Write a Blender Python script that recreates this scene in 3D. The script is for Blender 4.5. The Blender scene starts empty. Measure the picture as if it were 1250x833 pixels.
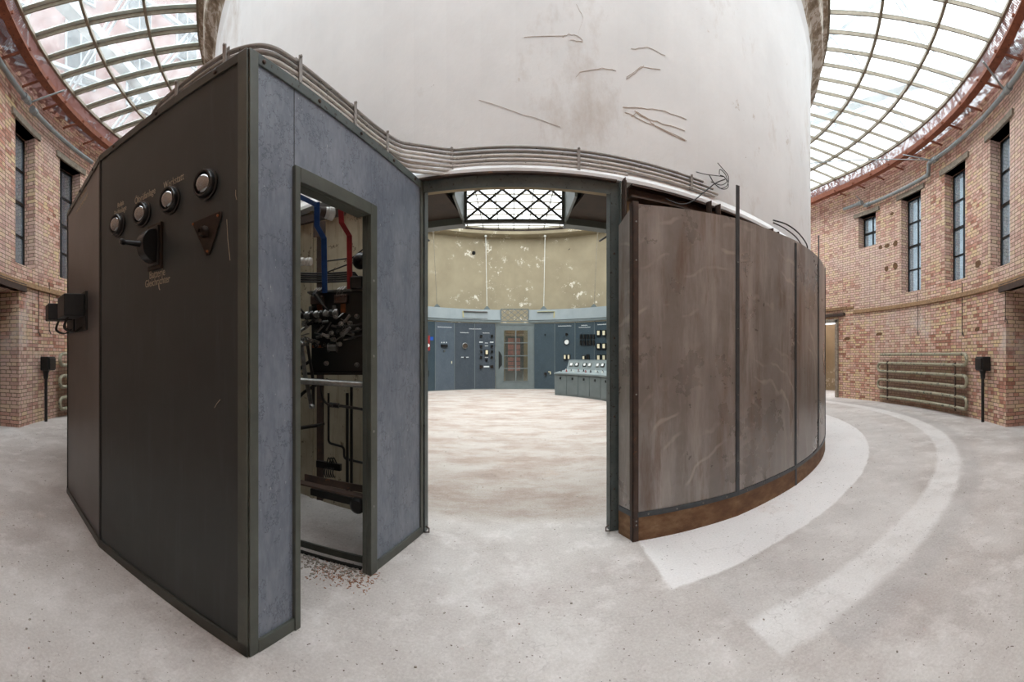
import bpy, bmesh, math, random
from mathutils import Vector, Matrix
R_ = random.Random(7)
sc = bpy.context.scene
COL = sc.collection
PI = math.pi
F, YH, EYE = 500.0, 435.0, 1.45          # photograph: pixels per radian, horizon row, eye height
A = (0.03, 9.7); B = (0.12, 13.35)       # centres of the two half circles of the oval plan

# ------------------------------------------------------------------ measuring helpers
def at(x, y, d):                          # point at horizontal distance d
    t = (x - 625) / F
    return Vector((d * math.sin(t), d * math.cos(t), EYE - (y - YH) / F * d))
def on_line(x, p, q):                     # metres along p->q and horizontal distance
    t = (x - 625) / F; s, c = math.sin(t), math.cos(t)
    ux, uy = q[0] - p[0], q[1] - p[1]; L = math.hypot(ux, uy); ux /= L; uy /= L
    det = s * (-uy) - c * (-ux)
    d = (p[0] * (-uy) - p[1] * (-ux)) / det
    k = (s * p[1] - c * p[0]) / det
    return k, d
def hgt(y, d): return EYE - (y - YH) / F * d
def on_ring(x, R, far=False):             # azimuth about A and distance
    t = (x - 625) / F; s, c = math.sin(t), math.cos(t)
    b = A[0] * s + A[1] * c
    q = b * b - (A[0] ** 2 + A[1] ** 2) + R * R
    q = math.sqrt(max(q, 0)); d = b + q if far else b - q
    return math.degrees(math.atan2(d * s - A[0], -(d * c - A[1]))), d
def pol(R, az, z=0.0, c=None):
    a = math.radians(az)
    if c is None: c = A if abs(az) <= 90 else B
    return Vector((c[0] + R * math.sin(a), c[1] - R * math.cos(a), z))
def frames(a0, a1, step=3.0):
    out = []
    def arc(x0, x1, c):
        n = max(1, int(math.ceil(abs(x1 - x0) / step)))
        for i in range(n + 1): out.append((c, x0 + (x1 - x0) * i / n))
    cuts = [a0] + [v for v in (-90, 90) if a0 < v < a1] + [a1]
    for i in range(len(cuts) - 1):
        m = (cuts[i] + cuts[i + 1]) / 2
        arc(cuts[i], cuts[i + 1], A if abs(m) <= 90 else B)
    return out

# ------------------------------------------------------------------ mesh builder
class MB:
    def __init__(s): s.v = []; s.f = []; s.uv = []
    def add(s, vs, fs, uvs=None):
        o = len(s.v); s.v += [Vector(p) for p in vs]
        for i, f in enumerate(fs):
            s.f.append([k + o for k in f]); s.uv.append(uvs[i] if uvs else None)
        return s
    def box(s, c, sz, rz=0):
        x, y, z = [k / 2 for k in sz]; m = Matrix.Rotation(rz, 3, 'Z'); c = Vector(c)
        return s.add([c + m @ Vector((a * x, b * y, d * z)) for a in (-1, 1) for b in (-1, 1) for d in (-1, 1)], BOXF)
    def fbox(s, fr, u0, u1, v0, v1, w0, w1):
        return s.add([fr.p(a, b, d) for a in (u0, u1) for b in (v0, v1) for d in (w0, w1)], BOXF)
    def fprism(s, fr, pts, w0, w1):
        n = len(pts)
        return s.add([fr.p(a, b, w0) for a, b in pts] + [fr.p(a, b, w1) for a, b in pts],
                     [list(range(n)), list(range(2 * n - 1, n - 1, -1))] + [[i, (i + 1) % n, (i + 1) % n + n, i + n] for i in range(n)])
    def cyl(s, p, q, r, n=14, r2=None, cap=True):
        p = Vector(p); q = Vector(q); d = (q - p).normalized()
        a = d.orthogonal().normalized(); b = d.cross(a); r2 = r if r2 is None else r2
        vs = [p + (a * math.cos(t) + b * math.sin(t)) * r for t in [2 * PI * i / n for i in range(n)]]
        vs += [q + (a * math.cos(t) + b * math.sin(t)) * r2 for t in [2 * PI * i / n for i in range(n)]]
        fs = [[i, (i + 1) % n, (i + 1) % n + n, i + n] for i in range(n)]
        if cap: fs += [list(range(n)), list(range(2 * n - 1, n - 1, -1))]
        return s.add(vs, fs)
    def lathe(s, p, d, prof, n=20):       # prof: (distance along d, radius)
        p = Vector(p); d = Vector(d).normalized(); a = d.orthogonal().normalized(); b = d.cross(a); vs = []; fs = []
        for h, r in prof:
            vs += [p + d * h + (a * math.cos(2 * PI * i / n) + b * math.sin(2 * PI * i / n)) * r for i in range(n)]
        for k in range(len(prof) - 1):
            fs += [[k * n + i, k * n + (i + 1) % n, (k + 1) * n + (i + 1) % n, (k + 1) * n + i] for i in range(n)]
        fs += [list(range(n)), list(range(len(prof) * n - 1, (len(prof) - 1) * n - 1, -1))]
        return s.add(vs, fs)
    def tube(s, pts, r, n=8):
        pts = [Vector(p) for p in pts]; vs = []; fs = []; up = None
        for i, p in enumerate(pts):
            t = (pts[min(i + 1, len(pts) - 1)] - pts[max(i - 1, 0)]).normalized()
            if up is None: up = t.orthogonal().normalized()
            a = (up - t * up.dot(t)).normalized(); up = a; b = t.cross(a)
            vs += [p + (a * math.cos(2 * PI * k / n) + b * math.sin(2 * PI * k / n)) * r for k in range(n)]
        for i in range(len(pts) - 1):
            fs += [[i * n + k, i * n + (k + 1) % n, (i + 1) * n + (k + 1) % n, (i + 1) * n + k] for k in range(n)]
        fs += [list(range(n)), list(range(len(pts) * n - 1, (len(pts) - 1) * n - 1, -1))]
        return s.add(vs, fs)
    def strap(s, pts, w, t, wd):          # flat bar along a path; wd = width direction
        pts = [Vector(p) for p in pts]; wd = Vector(wd).normalized(); vs = []; fs = []
        for i, p in enumerate(pts):
            d = (pts[min(i + 1, len(pts) - 1)] - pts[max(i - 1, 0)]).normalized()
            nn = d.cross(wd).normalized(); a = wd * w / 2; b = nn * t / 2
            vs += [p + a + b, p - a + b, p - a - b, p + a - b]
        for i in range(len(pts) - 1):
            fs += [[i * 4 + k, i * 4 + (k + 1) % 4, i * 4 + 4 + (k + 1) % 4, i * 4 + 4 + k] for k in range(4)]
        e = 4 * (len(pts) - 1)
        fs += [[0, 1, 2, 3], [e + 3, e + 2, e + 1, e]]
        return s.add(vs, fs)
    def sweep(s, prof, frs, closed=True, loop=False):   # prof: (r, z)
        n = len(prof); vs = []; fs = []
        for c, az in frs: vs += [pol(r, az, z, c) for r, z in prof]
        m = len(frs); last = m if loop else m - 1
        for i in range(last):
            j = (i + 1) % m
            for k in range(n if closed else n - 1):
                fs.append([i * n + k, i * n + (k + 1) % n, j * n + (k + 1) % n, j * n + k])
        if closed and not loop: fs += [list(range(n)), list(range(m * n - 1, (m - 1) * n - 1, -1))]
        return s.add(vs, fs)
    def poly(s, pts2, z0, z1):
        n = len(pts2)
        return s.add([(x, y, z0) for x, y in pts2] + [(x, y, z1) for x, y in pts2],
                     [list(range(n)), list(range(2 * n - 1, n - 1, -1))] + [[i, (i + 1) % n, (i + 1) % n + n, i + n] for i in range(n)])
BOXF = [[0, 1, 3, 2], [4, 6, 7, 5], [0, 4, 5, 1], [2, 3, 7, 6], [0, 2, 6, 4], [1, 5, 7, 3]]
class FR:                                  # a flat working frame: u along, v up, w out of the face
    def __init__(s, o, u, w, v=(0, 0, 1)):
        s.o = Vector(o); s.u = Vector(u).normalized(); s.w = Vector(w).normalized(); s.vv = Vector(v).normalized()
    def p(s, u, v, w=0): return s.o + s.u * u + s.vv * v + s.w * w
def fr2(p, q, flip=False, z=0):
    u = Vector((q[0] - p[0], q[1] - p[1], 0)).normalized(); w = Vector((u.y, -u.x, 0))
    if flip: w = -w
    return FR((p[0], p[1], z), u, w)
def fillet(pts, r, n=6):
    pts = [Vector(p) for p in pts]; out = [pts[0]]
    for i in range(1, len(pts) - 1):
        a, b, c = pts[i - 1], pts[i], pts[i + 1]
        k = min(r, (a - b).length * .48, (c - b).length * .48)
        p = b + (a - b).normalized() * k; q = b + (c - b).normalized() * k
        for j in range(n + 1):
            t = j / n; out.append(p * (1 - t) ** 2 + b * 2 * t * (1 - t) + q * t * t)
    return out + [pts[-1]]
def chaikin(pts, k=3):
    pts = [Vector(p) for p in pts]
    for _ in range(k):
        q = [pts[0]]
        for a, b in zip(pts[:-1], pts[1:]): q += [a.lerp(b, .25), a.lerp(b, .75)]
        pts = q + [pts[-1]]
    return pts
def smooth_path(pts, n=6):
    pts = [Vector(p) for p in pts]; out = []
    for i in range(len(pts) - 1):
        p0 = pts[max(i - 1, 0)]; p1 = pts[i]; p2 = pts[i + 1]; p3 = pts[min(i + 2, len(pts) - 1)]
        for j in range(n):
            t = j / n
            out.append(.5 * ((2 * p1) + (p2 - p0) * t + (2 * p0 - 5 * p1 + 4 * p2 - p3) * t * t + (3 * p1 - p0 - 3 * p2 + p3) * t ** 3))
    return out + [pts[-1]]

# ------------------------------------------------------------------ linking and naming
def obj(name, mb, m, parent=None, label=None, bevel=0, smooth=False):
    vs = mb.v
    lo = Vector([min(p[k] for p in vs) for k in range(3)]); hi = Vector([max(p[k] for p in vs) for k in range(3)])
    o0 = Vector(((lo.x + hi.x) / 2, (lo.y + hi.y) / 2, lo.z))
    me = bpy.data.meshes.new(name)
    me.from_pydata([p - o0 for p in vs], [], mb.f)
    if any(u is not None for u in mb.uv):
        ul = me.uv_layers.new(name='UVMap')
        for pl, u in zip(me.polygons, mb.uv):
            if u:
                for li, c in zip(pl.loop_indices, u): ul.data[li].uv = c
    bm = bmesh.new(); bm.from_mesh(me); bmesh.ops.recalc_face_normals(bm, faces=bm.faces); bm.to_mesh(me); bm.free()
    if smooth:
        me.polygons.foreach_set('use_smooth', [True] * len(me.polygons))
    me.materials.append(m)
    o = bpy.data.objects.new(name, me); COL.objects.link(o)
    pw = Vector((0, 0, 0))
    if parent is not None:
        o.parent = parent; pw = WP[parent.name]
    o.location = o0 - pw; WP[o.name] = o0
    if label: o['label'] = label
    if bevel:
        b = o.modifiers.new('bevel', 'BEVEL'); b.width = bevel; b.segments = 2; b.limit_method = 'ANGLE'
    if smooth:
        b = o.modifiers.new('edges', 'EDGE_SPLIT'); b.split_angle = math.radians(40)
    return o
WP = {}
def root(name, label, cat, loc, group=None):
    o = bpy.data.objects.new(name, None); COL.objects.link(o); o.empty_display_size = .1
    o.location = loc; WP[o.name] = Vector(loc)
    o['label'] = label; o['category'] = cat
    if group: o['group'] = group
    return o
def tag(o, label, cat, group=None, kind=None):
    o['label'] = label; o['category'] = cat
    if group: o['group'] = group
    if kind: o['kind'] = kind
    return o
def struct(name, mb, m, label, cat, parent=None, **k):
    o = obj(name, mb, m, parent, **k)
    if parent is None:
        o['kind'] = 'structure'; o['label'] = label; o['category'] = cat
    return o
def text(name, s, fr_o, right, up, size, m, parent, align='CENTER'):
    c = bpy.data.curves.new(name, 'FONT'); c.body = s; c.size = size; c.align_x = align; c.extrude = .0006
    tmp = bpy.data.objects.new(name + '_outline', c); me = bpy.data.meshes.new_from_object(tmp)
    bpy.data.objects.remove(tmp); bpy.data.curves.remove(c); me.materials.clear(); me.materials.append(m)
    o = bpy.data.objects.new(name, me); COL.objects.link(o)
    right = Vector(right).normalized(); up = Vector(up).normalized(); n = right.cross(up)
    mt = Matrix((right * .72, up, n)).transposed().to_4x4(); mt.translation = Vector(fr_o) - WP[parent.name]
    o.parent = parent; o.matrix_local = mt
    return o

# ------------------------------------------------------------------ materials
def lin(c):
    return tuple((k / 255 / 12.92 if k / 255 <= .04045 else ((k / 255 + .055) / 1.055) ** 2.4) for k in c) + (1,)
class NT:
    def __init__(s, name):
        s.m = bpy.data.materials.new(name); s.m.use_nodes = True; s.t = s.m.node_tree; s.t.nodes.clear()
        s.out = s.n('ShaderNodeOutputMaterial'); s.b = s.n('ShaderNodeBsdfPrincipled'); s.l(s.b, 0, s.out, 0)
        s.geo = s.n('ShaderNodeNewGeometry')
    def n(s, t, **k):
        x = s.t.nodes.new(t)
        for a, b in k.items(): setattr(x, a, b)
        return x
    def l(s, a, i, b, j): s.t.links.new(a.outputs[i], b.inputs[j])
    def noise(s, scale, detail=4, rough=.6, stretch=None, off=0, uv=False):
        mp = s.n('ShaderNodeMapping'); mp.inputs['Location'].default_value = (off, off * .7, off * .3)
        if stretch: mp.inputs['Scale'].default_value = stretch
        if uv: s.l(s.n('ShaderNodeUVMap'), 0, mp, 0)
        else: s.l(s.geo, 0, mp, 0)
        x = s.n('ShaderNodeTexNoise'); x.inputs['Scale'].default_value = scale; x.inputs['Detail'].default_value = detail
        x.inputs['Roughness'].default_value = rough; s.l(mp, 0, x, 0); return x
    def ramp(s, src, i, stops, interp='LINEAR'):
        r = s.n('ShaderNodeValToRGB'); r.color_ramp.interpolation = interp; e = r.color_ramp.elements
        while len(e) < len(stops): e.new(.5)
        for k, (p, c) in enumerate(stops):
            e[k].position = p; e[k].color = c if len(c) == 4 else lin(c)
        s.l(src, i, r, 0); return r
    def mix(s, fac, a, b, mode='MIX'):
        x = s.n('ShaderNodeMix', data_type='RGBA', blend_type=mode)
        for src, k in ((fac, 0), (a, 6), (b, 7)):
            if isinstance(src, tuple) and len(src) == 2 and not isinstance(src[0], (int, float)): s.t.links.new(src[0].outputs[src[1]], x.inputs[k])
            elif hasattr(src, 'outputs'): s.t.links.new(src.outputs[2] if src.bl_idname == 'ShaderNodeMix' else src.outputs[0], x.inputs[k])
            elif isinstance(src, (int, float)): x.inputs[k].default_value = src
            else: x.inputs[k].default_value = src if len(src) == 4 else lin(src)
        return x
    def math(s, op, a, b=None, c=None):
        x = s.n('ShaderNodeMath', operation=op)
        for k, v in enumerate((a, b, c)):
            if v is None: continue
            if isinstance(v, (int, float)): x.inputs[k].default_value = v
            elif isinstance(v, tuple): s.t.links.new(v[0].outputs[v[1]], x.inputs[k])
            else: s.t.links.new(v.outputs[0], x.inputs[k])
        return x
    def color(s, x): s.t.links.new(x.outputs[2] if x.bl_idname == 'ShaderNodeMix' else x.outputs[0], s.b.inputs['Base Color'])
    def bump(s, x, strength=.3, dist=.01, i=0):
        b = s.n('ShaderNodeBump'); b.inputs['Strength'].default_value = strength; b.inputs['Distance'].default_value = dist
        s.l(x, i, b, 'Height'); s.l(b, 0, s.b, 'Normal')
    def set(s, rough=.6, metal=0, spec=None):
        s.b.inputs['Roughness'].default_value = rough; s.b.inputs['Metallic'].default_value = metal
        if spec is not None: s.b.inputs['Specular IOR Level'].default_value = spec
        return s
W1, W0 = (1, 1, 1, 1), (0, 0, 0, 1)
def surf(name, c1, c2, scale=6, rough=.55, metal=0, spots=None, spot_at=.66, spot_scale=25, streak=None, bump=.15, stretch=None, spec=None):
    t = NT(name).set(rough, metal, spec)
    n = t.noise(scale, 5, .62, stretch)
    base = t.ramp(n, 0, [(.3, c1), (.7, c2)])
    if streak:
        n3 = t.noise(2.2, 6, .7, (9, 9, .7), 5)
        base = t.mix(t.ramp(n3, 0, [(.52, W0), (.72, W1)]), base, streak)
    if spots:
        n2 = t.noise(spot_scale, 6, .7, None, 3)
        base = t.mix(t.ramp(n2, 0, [(spot_at, W0), (spot_at + .03, W1)]), base, spots)
    t.color(base)
    if bump: t.bump(t.noise(scale * 8, 4, .7), bump, .004)
    return t.m

frame_green = surf('painted frame', (68, 72, 67), (86, 90, 83), 5, .42, 0, (120, 116, 104), .70, 40, spec=.5)
frame_dark = surf('dark frame paint', (54, 54, 50), (68, 68, 62), 5, .42, 0, (110, 100, 86), .70, 40)
frame_teal = surf('chipped post paint', (66, 76, 76), (88, 97, 96), 6, .5, 0, (46, 40, 36), .60, 38)
dark_sheet = surf('dark lacquered sheet', (45, 49, 49), (53, 57, 57), 2.5, .42, 0, (96, 94, 92), .80, 60, streak=(56, 61, 62), bump=.04)
brown_sheet = surf('brown lacquered sheet', (78, 74, 73), (90, 86, 84), 2.5, .38, 0, None, streak=(84, 82, 83), bump=.04)
black_metal = surf('black metal', (24, 23, 23), (38, 36, 34), 12, .4, .3, (74, 56, 42), .68, 30)
bakelite = surf('bakelite', (14, 14, 15), (24, 23, 23), 8, .28)
copper_edge = surf('worn brown metal', (34, 27, 23), (52, 40, 31), 30, .42, .5)
rust_dark = surf('rusty angle', (58, 48, 44), (80, 62, 52), 14, .6, .2, (110, 74, 50), .62, 26)
gun_strip = surf('gunmetal strip', (58, 62, 66), (74, 78, 81), 10, .42, .3, (120, 92, 70), .74, 50)
conduit = surf('conduit paint', (186, 182, 177), (208, 205, 200), 12, .5, .1, (86, 74, 66), .62, 40)
conduit_dark = surf('dark conduit paint', (138, 135, 132), (158, 155, 151), 12, .5, .1, (60, 52, 46), .62, 40)
galv = surf('grey pipe paint', (134, 142, 144), (158, 165, 167), 8, .45, .2, (86, 84, 80), .7, 30)
rad_paint = surf('radiator paint', (140, 134, 112), (164, 158, 136), 6, .55, 0, (66, 76, 70), .57, 9)
cast_black = surf('cast iron box', (22, 22, 23), (38, 37, 36), 14, .5, .2)
beam_rust = surf('red lead paint', (118, 66, 46), (146, 86, 60), 7, .75, 0, (84, 46, 36), .58, 20)
timber = surf('old concrete lintel', (116, 104, 92), (158, 148, 134), 14, .85, 0, (76, 66, 58), .62, 30)
ledge = surf('ledge mortar', (120, 92, 68), (158, 126, 92), 14, .9, 0, (92, 64, 48), .6, 18)
grey_paint = surf('control room paint', (92, 100, 100), (104, 112, 112), 3, .45, 0, (86, 90, 88), .72, 40)
band_paint = surf('frieze paint', (122, 130, 132), (136, 143, 144), 1.2, .45, 0, (120, 128, 130), .72, 30, bump=.03)
band_old = surf('frieze undercoat', (140, 136, 96), (160, 150, 104), 6, .6)
band_back = surf('dark boards', (46, 36, 28), (64, 50, 38), 5, .7, stretch=(1, 1, 6))
white_ins = surf('white porcelain', (190, 188, 182), (214, 212, 205), 12, .2)
blue_bar = surf('blue busbar paint', (18, 52, 104), (28, 72, 130), 16, .45, 0, (40, 46, 58), .66, 40)
red_bar = surf('red busbar paint', (126, 20, 26), (158, 32, 36), 16, .45, 0, (54, 34, 36), .66, 40)
steel = surf('worn steel', (108, 108, 106), (146, 146, 142), 30, .35, .7)
scar_m = surf('dug out brick', (88, 62, 42), (120, 88, 60), 30, .95)
slab_black = surf('black slate board', (20, 24, 24), (30, 34, 34), 14, .35)
copper = surf('copper', (122, 74, 46), (156, 98, 62), 22, .4, .6)
rubber = surf('black cable', (26, 26, 26), (38, 37, 36), 20, .5)
letter = surf('cream lettering', (150, 140, 122), (170, 160, 142), 40, .6, bump=0)
letter_white = surf('white lettering', (205, 208, 208), (222, 224, 222), 40, .6, bump=0)
dial_cream = surf('cream dial', (206, 196, 164), (222, 212, 182), 30, .5, bump=0)
dial_white = surf('white dial', (214, 216, 212), (232, 232, 228), 30, .4, bump=0)
sign_blue = surf('blue label', (26, 72, 160), (34, 84, 172), 10, .4)
red_lacquer = surf('red lacquer', (120, 36, 34), (150, 48, 44), 12, .4)
truss_white = surf('grey roof steel', (136, 144, 150), (152, 160, 164), 3, .6)
far_white = surf('pale window frames', (120, 126, 130), (140, 146, 150), 3, .6)
bar_brown = surf('glazing bar', (118, 108, 92), (144, 134, 116), 12, .6, 0, (98, 84, 66), .62, 20)
putty = surf('pale glazing edge', (196, 208, 202), (214, 224, 218), 6, .5)
inner_partition = surf('cream board', (146, 134, 112), (174, 162, 138), 2.4, .6, 0, (100, 86, 66), .62, 9, streak=(126, 112, 88))
ply = surf('brown board', (164, 142, 114), (184, 162, 132), 4, .7, stretch=(1, 1, 7))
rubble_m = surf('plaster crumbs', (120, 112, 104), (176, 168, 158), 30, .9, 0, (150, 92, 66), .6, 30)
twig_m = surf('wood splinters', (134, 92, 68), (172, 122, 94), 30, .9)

def slate(name, c1, c2, vein, spk=(186, 190, 192)):
    t = NT(name).set(.42)
    n = t.noise(3.0, 6, .65, (1, 1, .6)); d = t.noise(26, 4, .6, (1.6, 1.6, .5), 4)
    base = t.ramp(n, 0, [(.3, c1), (.7, c2)])
    base = t.mix(.22, base, t.ramp(d, 0, [(.35, c1), (.65, tuple(min(255, k + 18) for k in c2))]))
    w = t.noise(2.1, 7, .7, None, 9)
    ln = t.math('ABSOLUTE', t.math('SUBTRACT', w, .5))
    base = t.mix(t.ramp(ln, 0, [(.0, (.75, .75, .75, 1)), (.008, W0)]), base, vein)
    s2 = t.noise(70, 3, .6, (1, 1, .4), 2)
    base = t.mix(t.ramp(s2, 0, [(.70, W0), (.73, (.8, .8, .8, 1))]), base, spk)
    t.color(base); t.bump(d, .08, .003); return t.m
slate_blue = slate('blue grey slate', (90, 99, 114), (130, 138, 151), (66, 74, 88))
slate_dark = slate('dark slate panel', (52, 60, 68), (64, 72, 80), (44, 54, 66))
slate_navy = slate('navy slate panel', (44, 58, 66), (54, 68, 76), (46, 62, 76))
slate_light = slate('light slate panel', (68, 78, 88), (82, 91, 100), (66, 78, 92))

def m_rust():
    t = NT('raw rolled steel').set(.45, .3)
    n = t.noise(1.3, 6, .65); base = t.ramp(n, 0, [(.3, (116, 109, 105)), (.5, (132, 126, 122)), (.7, (150, 146, 143))])
    s = t.noise(1.1, 7, .7, (3.5, 3.5, .5), 3)
    base = t.mix(t.ramp(s, 0, [(.48, W0), (.66, (.8, .8, .8, 1))]), base, (172, 166, 162))
    s = t.noise(1.3, 7, .7, (3.5, 3.5, .5), 12)
    base = t.mix(t.ramp(s, 0, [(.52, W0), (.66, (.8, .8, .8, 1))]), base, (110, 90, 78))
    # wiped arcs
    wv = t.n('ShaderNodeTexWave', wave_type='RINGS', rings_direction='SPHERICAL'); mp = t.n('ShaderNodeMapping')
    mp.inputs['Location'].default_value = (-1.9, -3.3, -.2); t.l(t.geo, 0, mp, 0); t.l(mp, 0, wv, 0)
    wv.inputs['Scale'].default_value = 1.6; wv.inputs['Distortion'].default_value = 9; wv.inputs['Detail'].default_value = 3
    f = t.math('MULTIPLY', t.ramp(wv, 0, [(.9, W0), (1, W1)]), t.ramp(t.noise(2.2, 4, .6, None, 8), 0, [(.48, W0), (.62, (.5, .5, .5, 1))]))
    base = t.mix(f, base, (190, 180, 172))
    sp = t.noise(34, 5, .7, None, 6); base = t.mix(t.ramp(sp, 0, [(.7, W0), (.74, W1)]), base, (88, 62, 46))
    t.color(base)
    t.l(t.ramp(n, 0, [(.3, (.2, .2, .2, 1)), (.7, (.42, .42, .42, 1))]), 0, t.b, 'Roughness')
    t.bump(t.noise(3, 3), .12, .01); return t.m
rust_sheet = m_rust()
def m_rustbase():
    t = NT('rusted kick plate').set(.75, .1)
    n = t.noise(5, 7, .7, (1, 1, 2)); base = t.ramp(n, 0, [(.3, (84, 56, 38)), (.5, (112, 82, 56)), (.66, (134, 106, 78)), (.75, (160, 146, 130))])
    t.color(base); t.bump(n, .3, .004); return t.m
rust_base = m_rustbase()
def m_brick():
    t = NT('yellow red brick').set(.88, spec=.2)
    uv = t.n('ShaderNodeUVMap'); wob = t.noise(2.2, 3, .6)
    add = t.n('ShaderNodeVectorMath', operation='SCALE'); t.l(wob, 1, add, 0); add.inputs['Scale'].default_value = .016
    ad2 = t.n('ShaderNodeVectorMath', operation='ADD'); t.l(uv, 0, ad2, 0); t.l(add, 0, ad2, 1)
    wob2 = t.noise(28, 2, .6)
    add3 = t.n('ShaderNodeVectorMath', operation='SCALE'); t.l(wob2, 1, add3, 0); add3.inputs['Scale'].default_value = .02
    ad4 = t.n('ShaderNodeVectorMath', operation='ADD'); t.l(ad2, 0, ad4, 0); t.l(add3, 0, ad4, 1)
    def br(c1, c2, mo):
        b = t.n('ShaderNodeTexBrick'); b.offset = .5; b.squash = .55; b.squash_frequency = 2
        b.inputs['Color1'].default_value = c1; b.inputs['Color2'].default_value = c2; b.inputs['Mortar'].default_value = mo
        b.inputs['Scale'].default_value = 1; b.inputs['Mortar Size'].default_value = .0075; b.inputs['Mortar Smooth'].default_value = .35
        b.inputs['Brick Width'].default_value = .235; b.inputs['Row Height'].default_value = .079; t.l(ad4, 0, b, 0); return b
    b = br(W0, W1, (.5, .5, .5, 1))
    col = t.ramp(b, 0, [(0, (158, 104, 88)), (.16, (200, 142, 122)), (.34, (222, 182, 164)), (.52, (216, 186, 156)), (.68, (222, 196, 150)), (.84, (226, 190, 176)), (1, (186, 132, 118))])
    patch = t.noise(.45, 3, .6, None, 4)
    col = t.mix(t.ramp(patch, 0, [(.42, W0), (.66, (.65, .65, .65, 1))]), col, (216, 192, 182))
    fine = t.noise(38, 5, .7); col = t.mix(t.ramp(fine, 0, [(.5, W0), (.75, (.65, .65, .65, 1))]), col, (206, 186, 166))
    col = t.mix(t.ramp(t.noise(9, 5, .7, None, 7), 0, [(.62, W0), (.72, (.75, .75, .75, 1))]), col, (122, 76, 58))
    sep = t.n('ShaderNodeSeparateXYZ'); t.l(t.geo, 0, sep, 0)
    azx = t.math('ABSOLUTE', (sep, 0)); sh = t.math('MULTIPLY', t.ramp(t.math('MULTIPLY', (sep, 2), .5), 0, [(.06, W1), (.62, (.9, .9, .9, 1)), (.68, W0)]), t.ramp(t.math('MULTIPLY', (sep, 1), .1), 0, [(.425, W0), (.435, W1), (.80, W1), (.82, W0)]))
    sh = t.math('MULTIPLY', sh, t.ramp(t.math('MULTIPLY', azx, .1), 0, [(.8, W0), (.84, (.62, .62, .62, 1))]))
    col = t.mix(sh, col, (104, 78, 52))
    col = t.mix((b, 1), col, (120, 100, 84))
    # white bloom patches; soot stains low on the wall carry some painted shade
    sep = t.n('ShaderNodeSeparateXYZ'); t.l(t.geo, 0, sep, 0)
    sep = t.n('ShaderNodeSeparateXYZ'); t.l(t.geo, 0, sep, 0)
    bl = t.math('MULTIPLY', t.ramp(t.noise(.8, 5, .7, None, 2), 0, [(.55, W0), (.66, W1)]), t.ramp(t.math('MULTIPLY', (sep, 2), .14), 0, [(.17, W0), (.24, (.6, .6, .6, 1)), (.34, (.6, .6, .6, 1)), (.42, W0)]))
    col = t.mix(bl, col, (214, 202, 196))
    t.color(col)
    h = t.math('ADD', t.math('MULTIPLY', (b, 1), -1.0), t.math('MULTIPLY', t.noise(30, 5, .7), .8))
    t.bump(h, 1.0, .018); return t.m
brick = m_brick()
brick_far = surf('weathered red brick', (104, 80, 78), (124, 96, 92), 2, .9, 0, (96, 62, 58), .55, 30)
def m_white():
    t = NT('white plaster').set(.8, spec=.25)
    base = t.ramp(t.noise(1.2, 6, .65), 0, [(.3, (220, 222, 223)), (.7, (232, 234, 235))])
    base = t.mix(t.ramp(t.noise(1.0, 7, .72, (1, 1, .6), 3), 0, [(.55, W0), (.68, (.6, .6, .6, 1))]), base, (190, 182, 174))
    base = t.mix(t.ramp(t.noise(1.7, 8, .75, None, 21), 0, [(.63, W0), (.66, (.7, .7, .7, 1))]), base, (182, 172, 160))
    base = t.mix(t.ramp(t.noise(7, 5, .7, None, 6), 0, [(.74, W0), (.76, W1)]), base, (110, 88, 70))
    t.color(base); t.bump(t.noise(6, 6, .7), .25, .012); return t.m
white_plaster = m_white()
def m_cornice():
    t = NT('peeling cornice').set(.85)
    base = t.ramp(t.noise(5, 7, .7, None, 2), 0, [(.44, (196, 190, 180)), (.5, (150, 136, 118)), (.62, (112, 98, 80))])
    t.color(base); t.bump(t.noise(7, 6, .7), .5, .01); return t.m
cornice_m = m_cornice()
def m_beige():
    t = NT('yellowed plaster').set(.85, spec=.2)
    base = t.ramp(t.noise(.9, 5, .6), 0, [(.3, (142, 130, 108)), (.7, (160, 148, 124))])
    sep = t.n('ShaderNodeSeparateXYZ'); t.l(t.geo, 0, sep, 0)
    zone = t.ramp(t.noise(.55, 2, .5, None, 5), 0, [(.47, W0), (.58, W1)])
    fl = t.math('MULTIPLY', t.ramp(t.noise(2.6, 8, .78, None, 31), 0, [(.57, W0), (.6, W1)]), zone)
    base = t.mix(fl, base, (214, 206, 190))
    t.color(base); t.bump(t.noise(5, 6, .7), .2, .01); return t.m
beige = m_beige()
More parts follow.
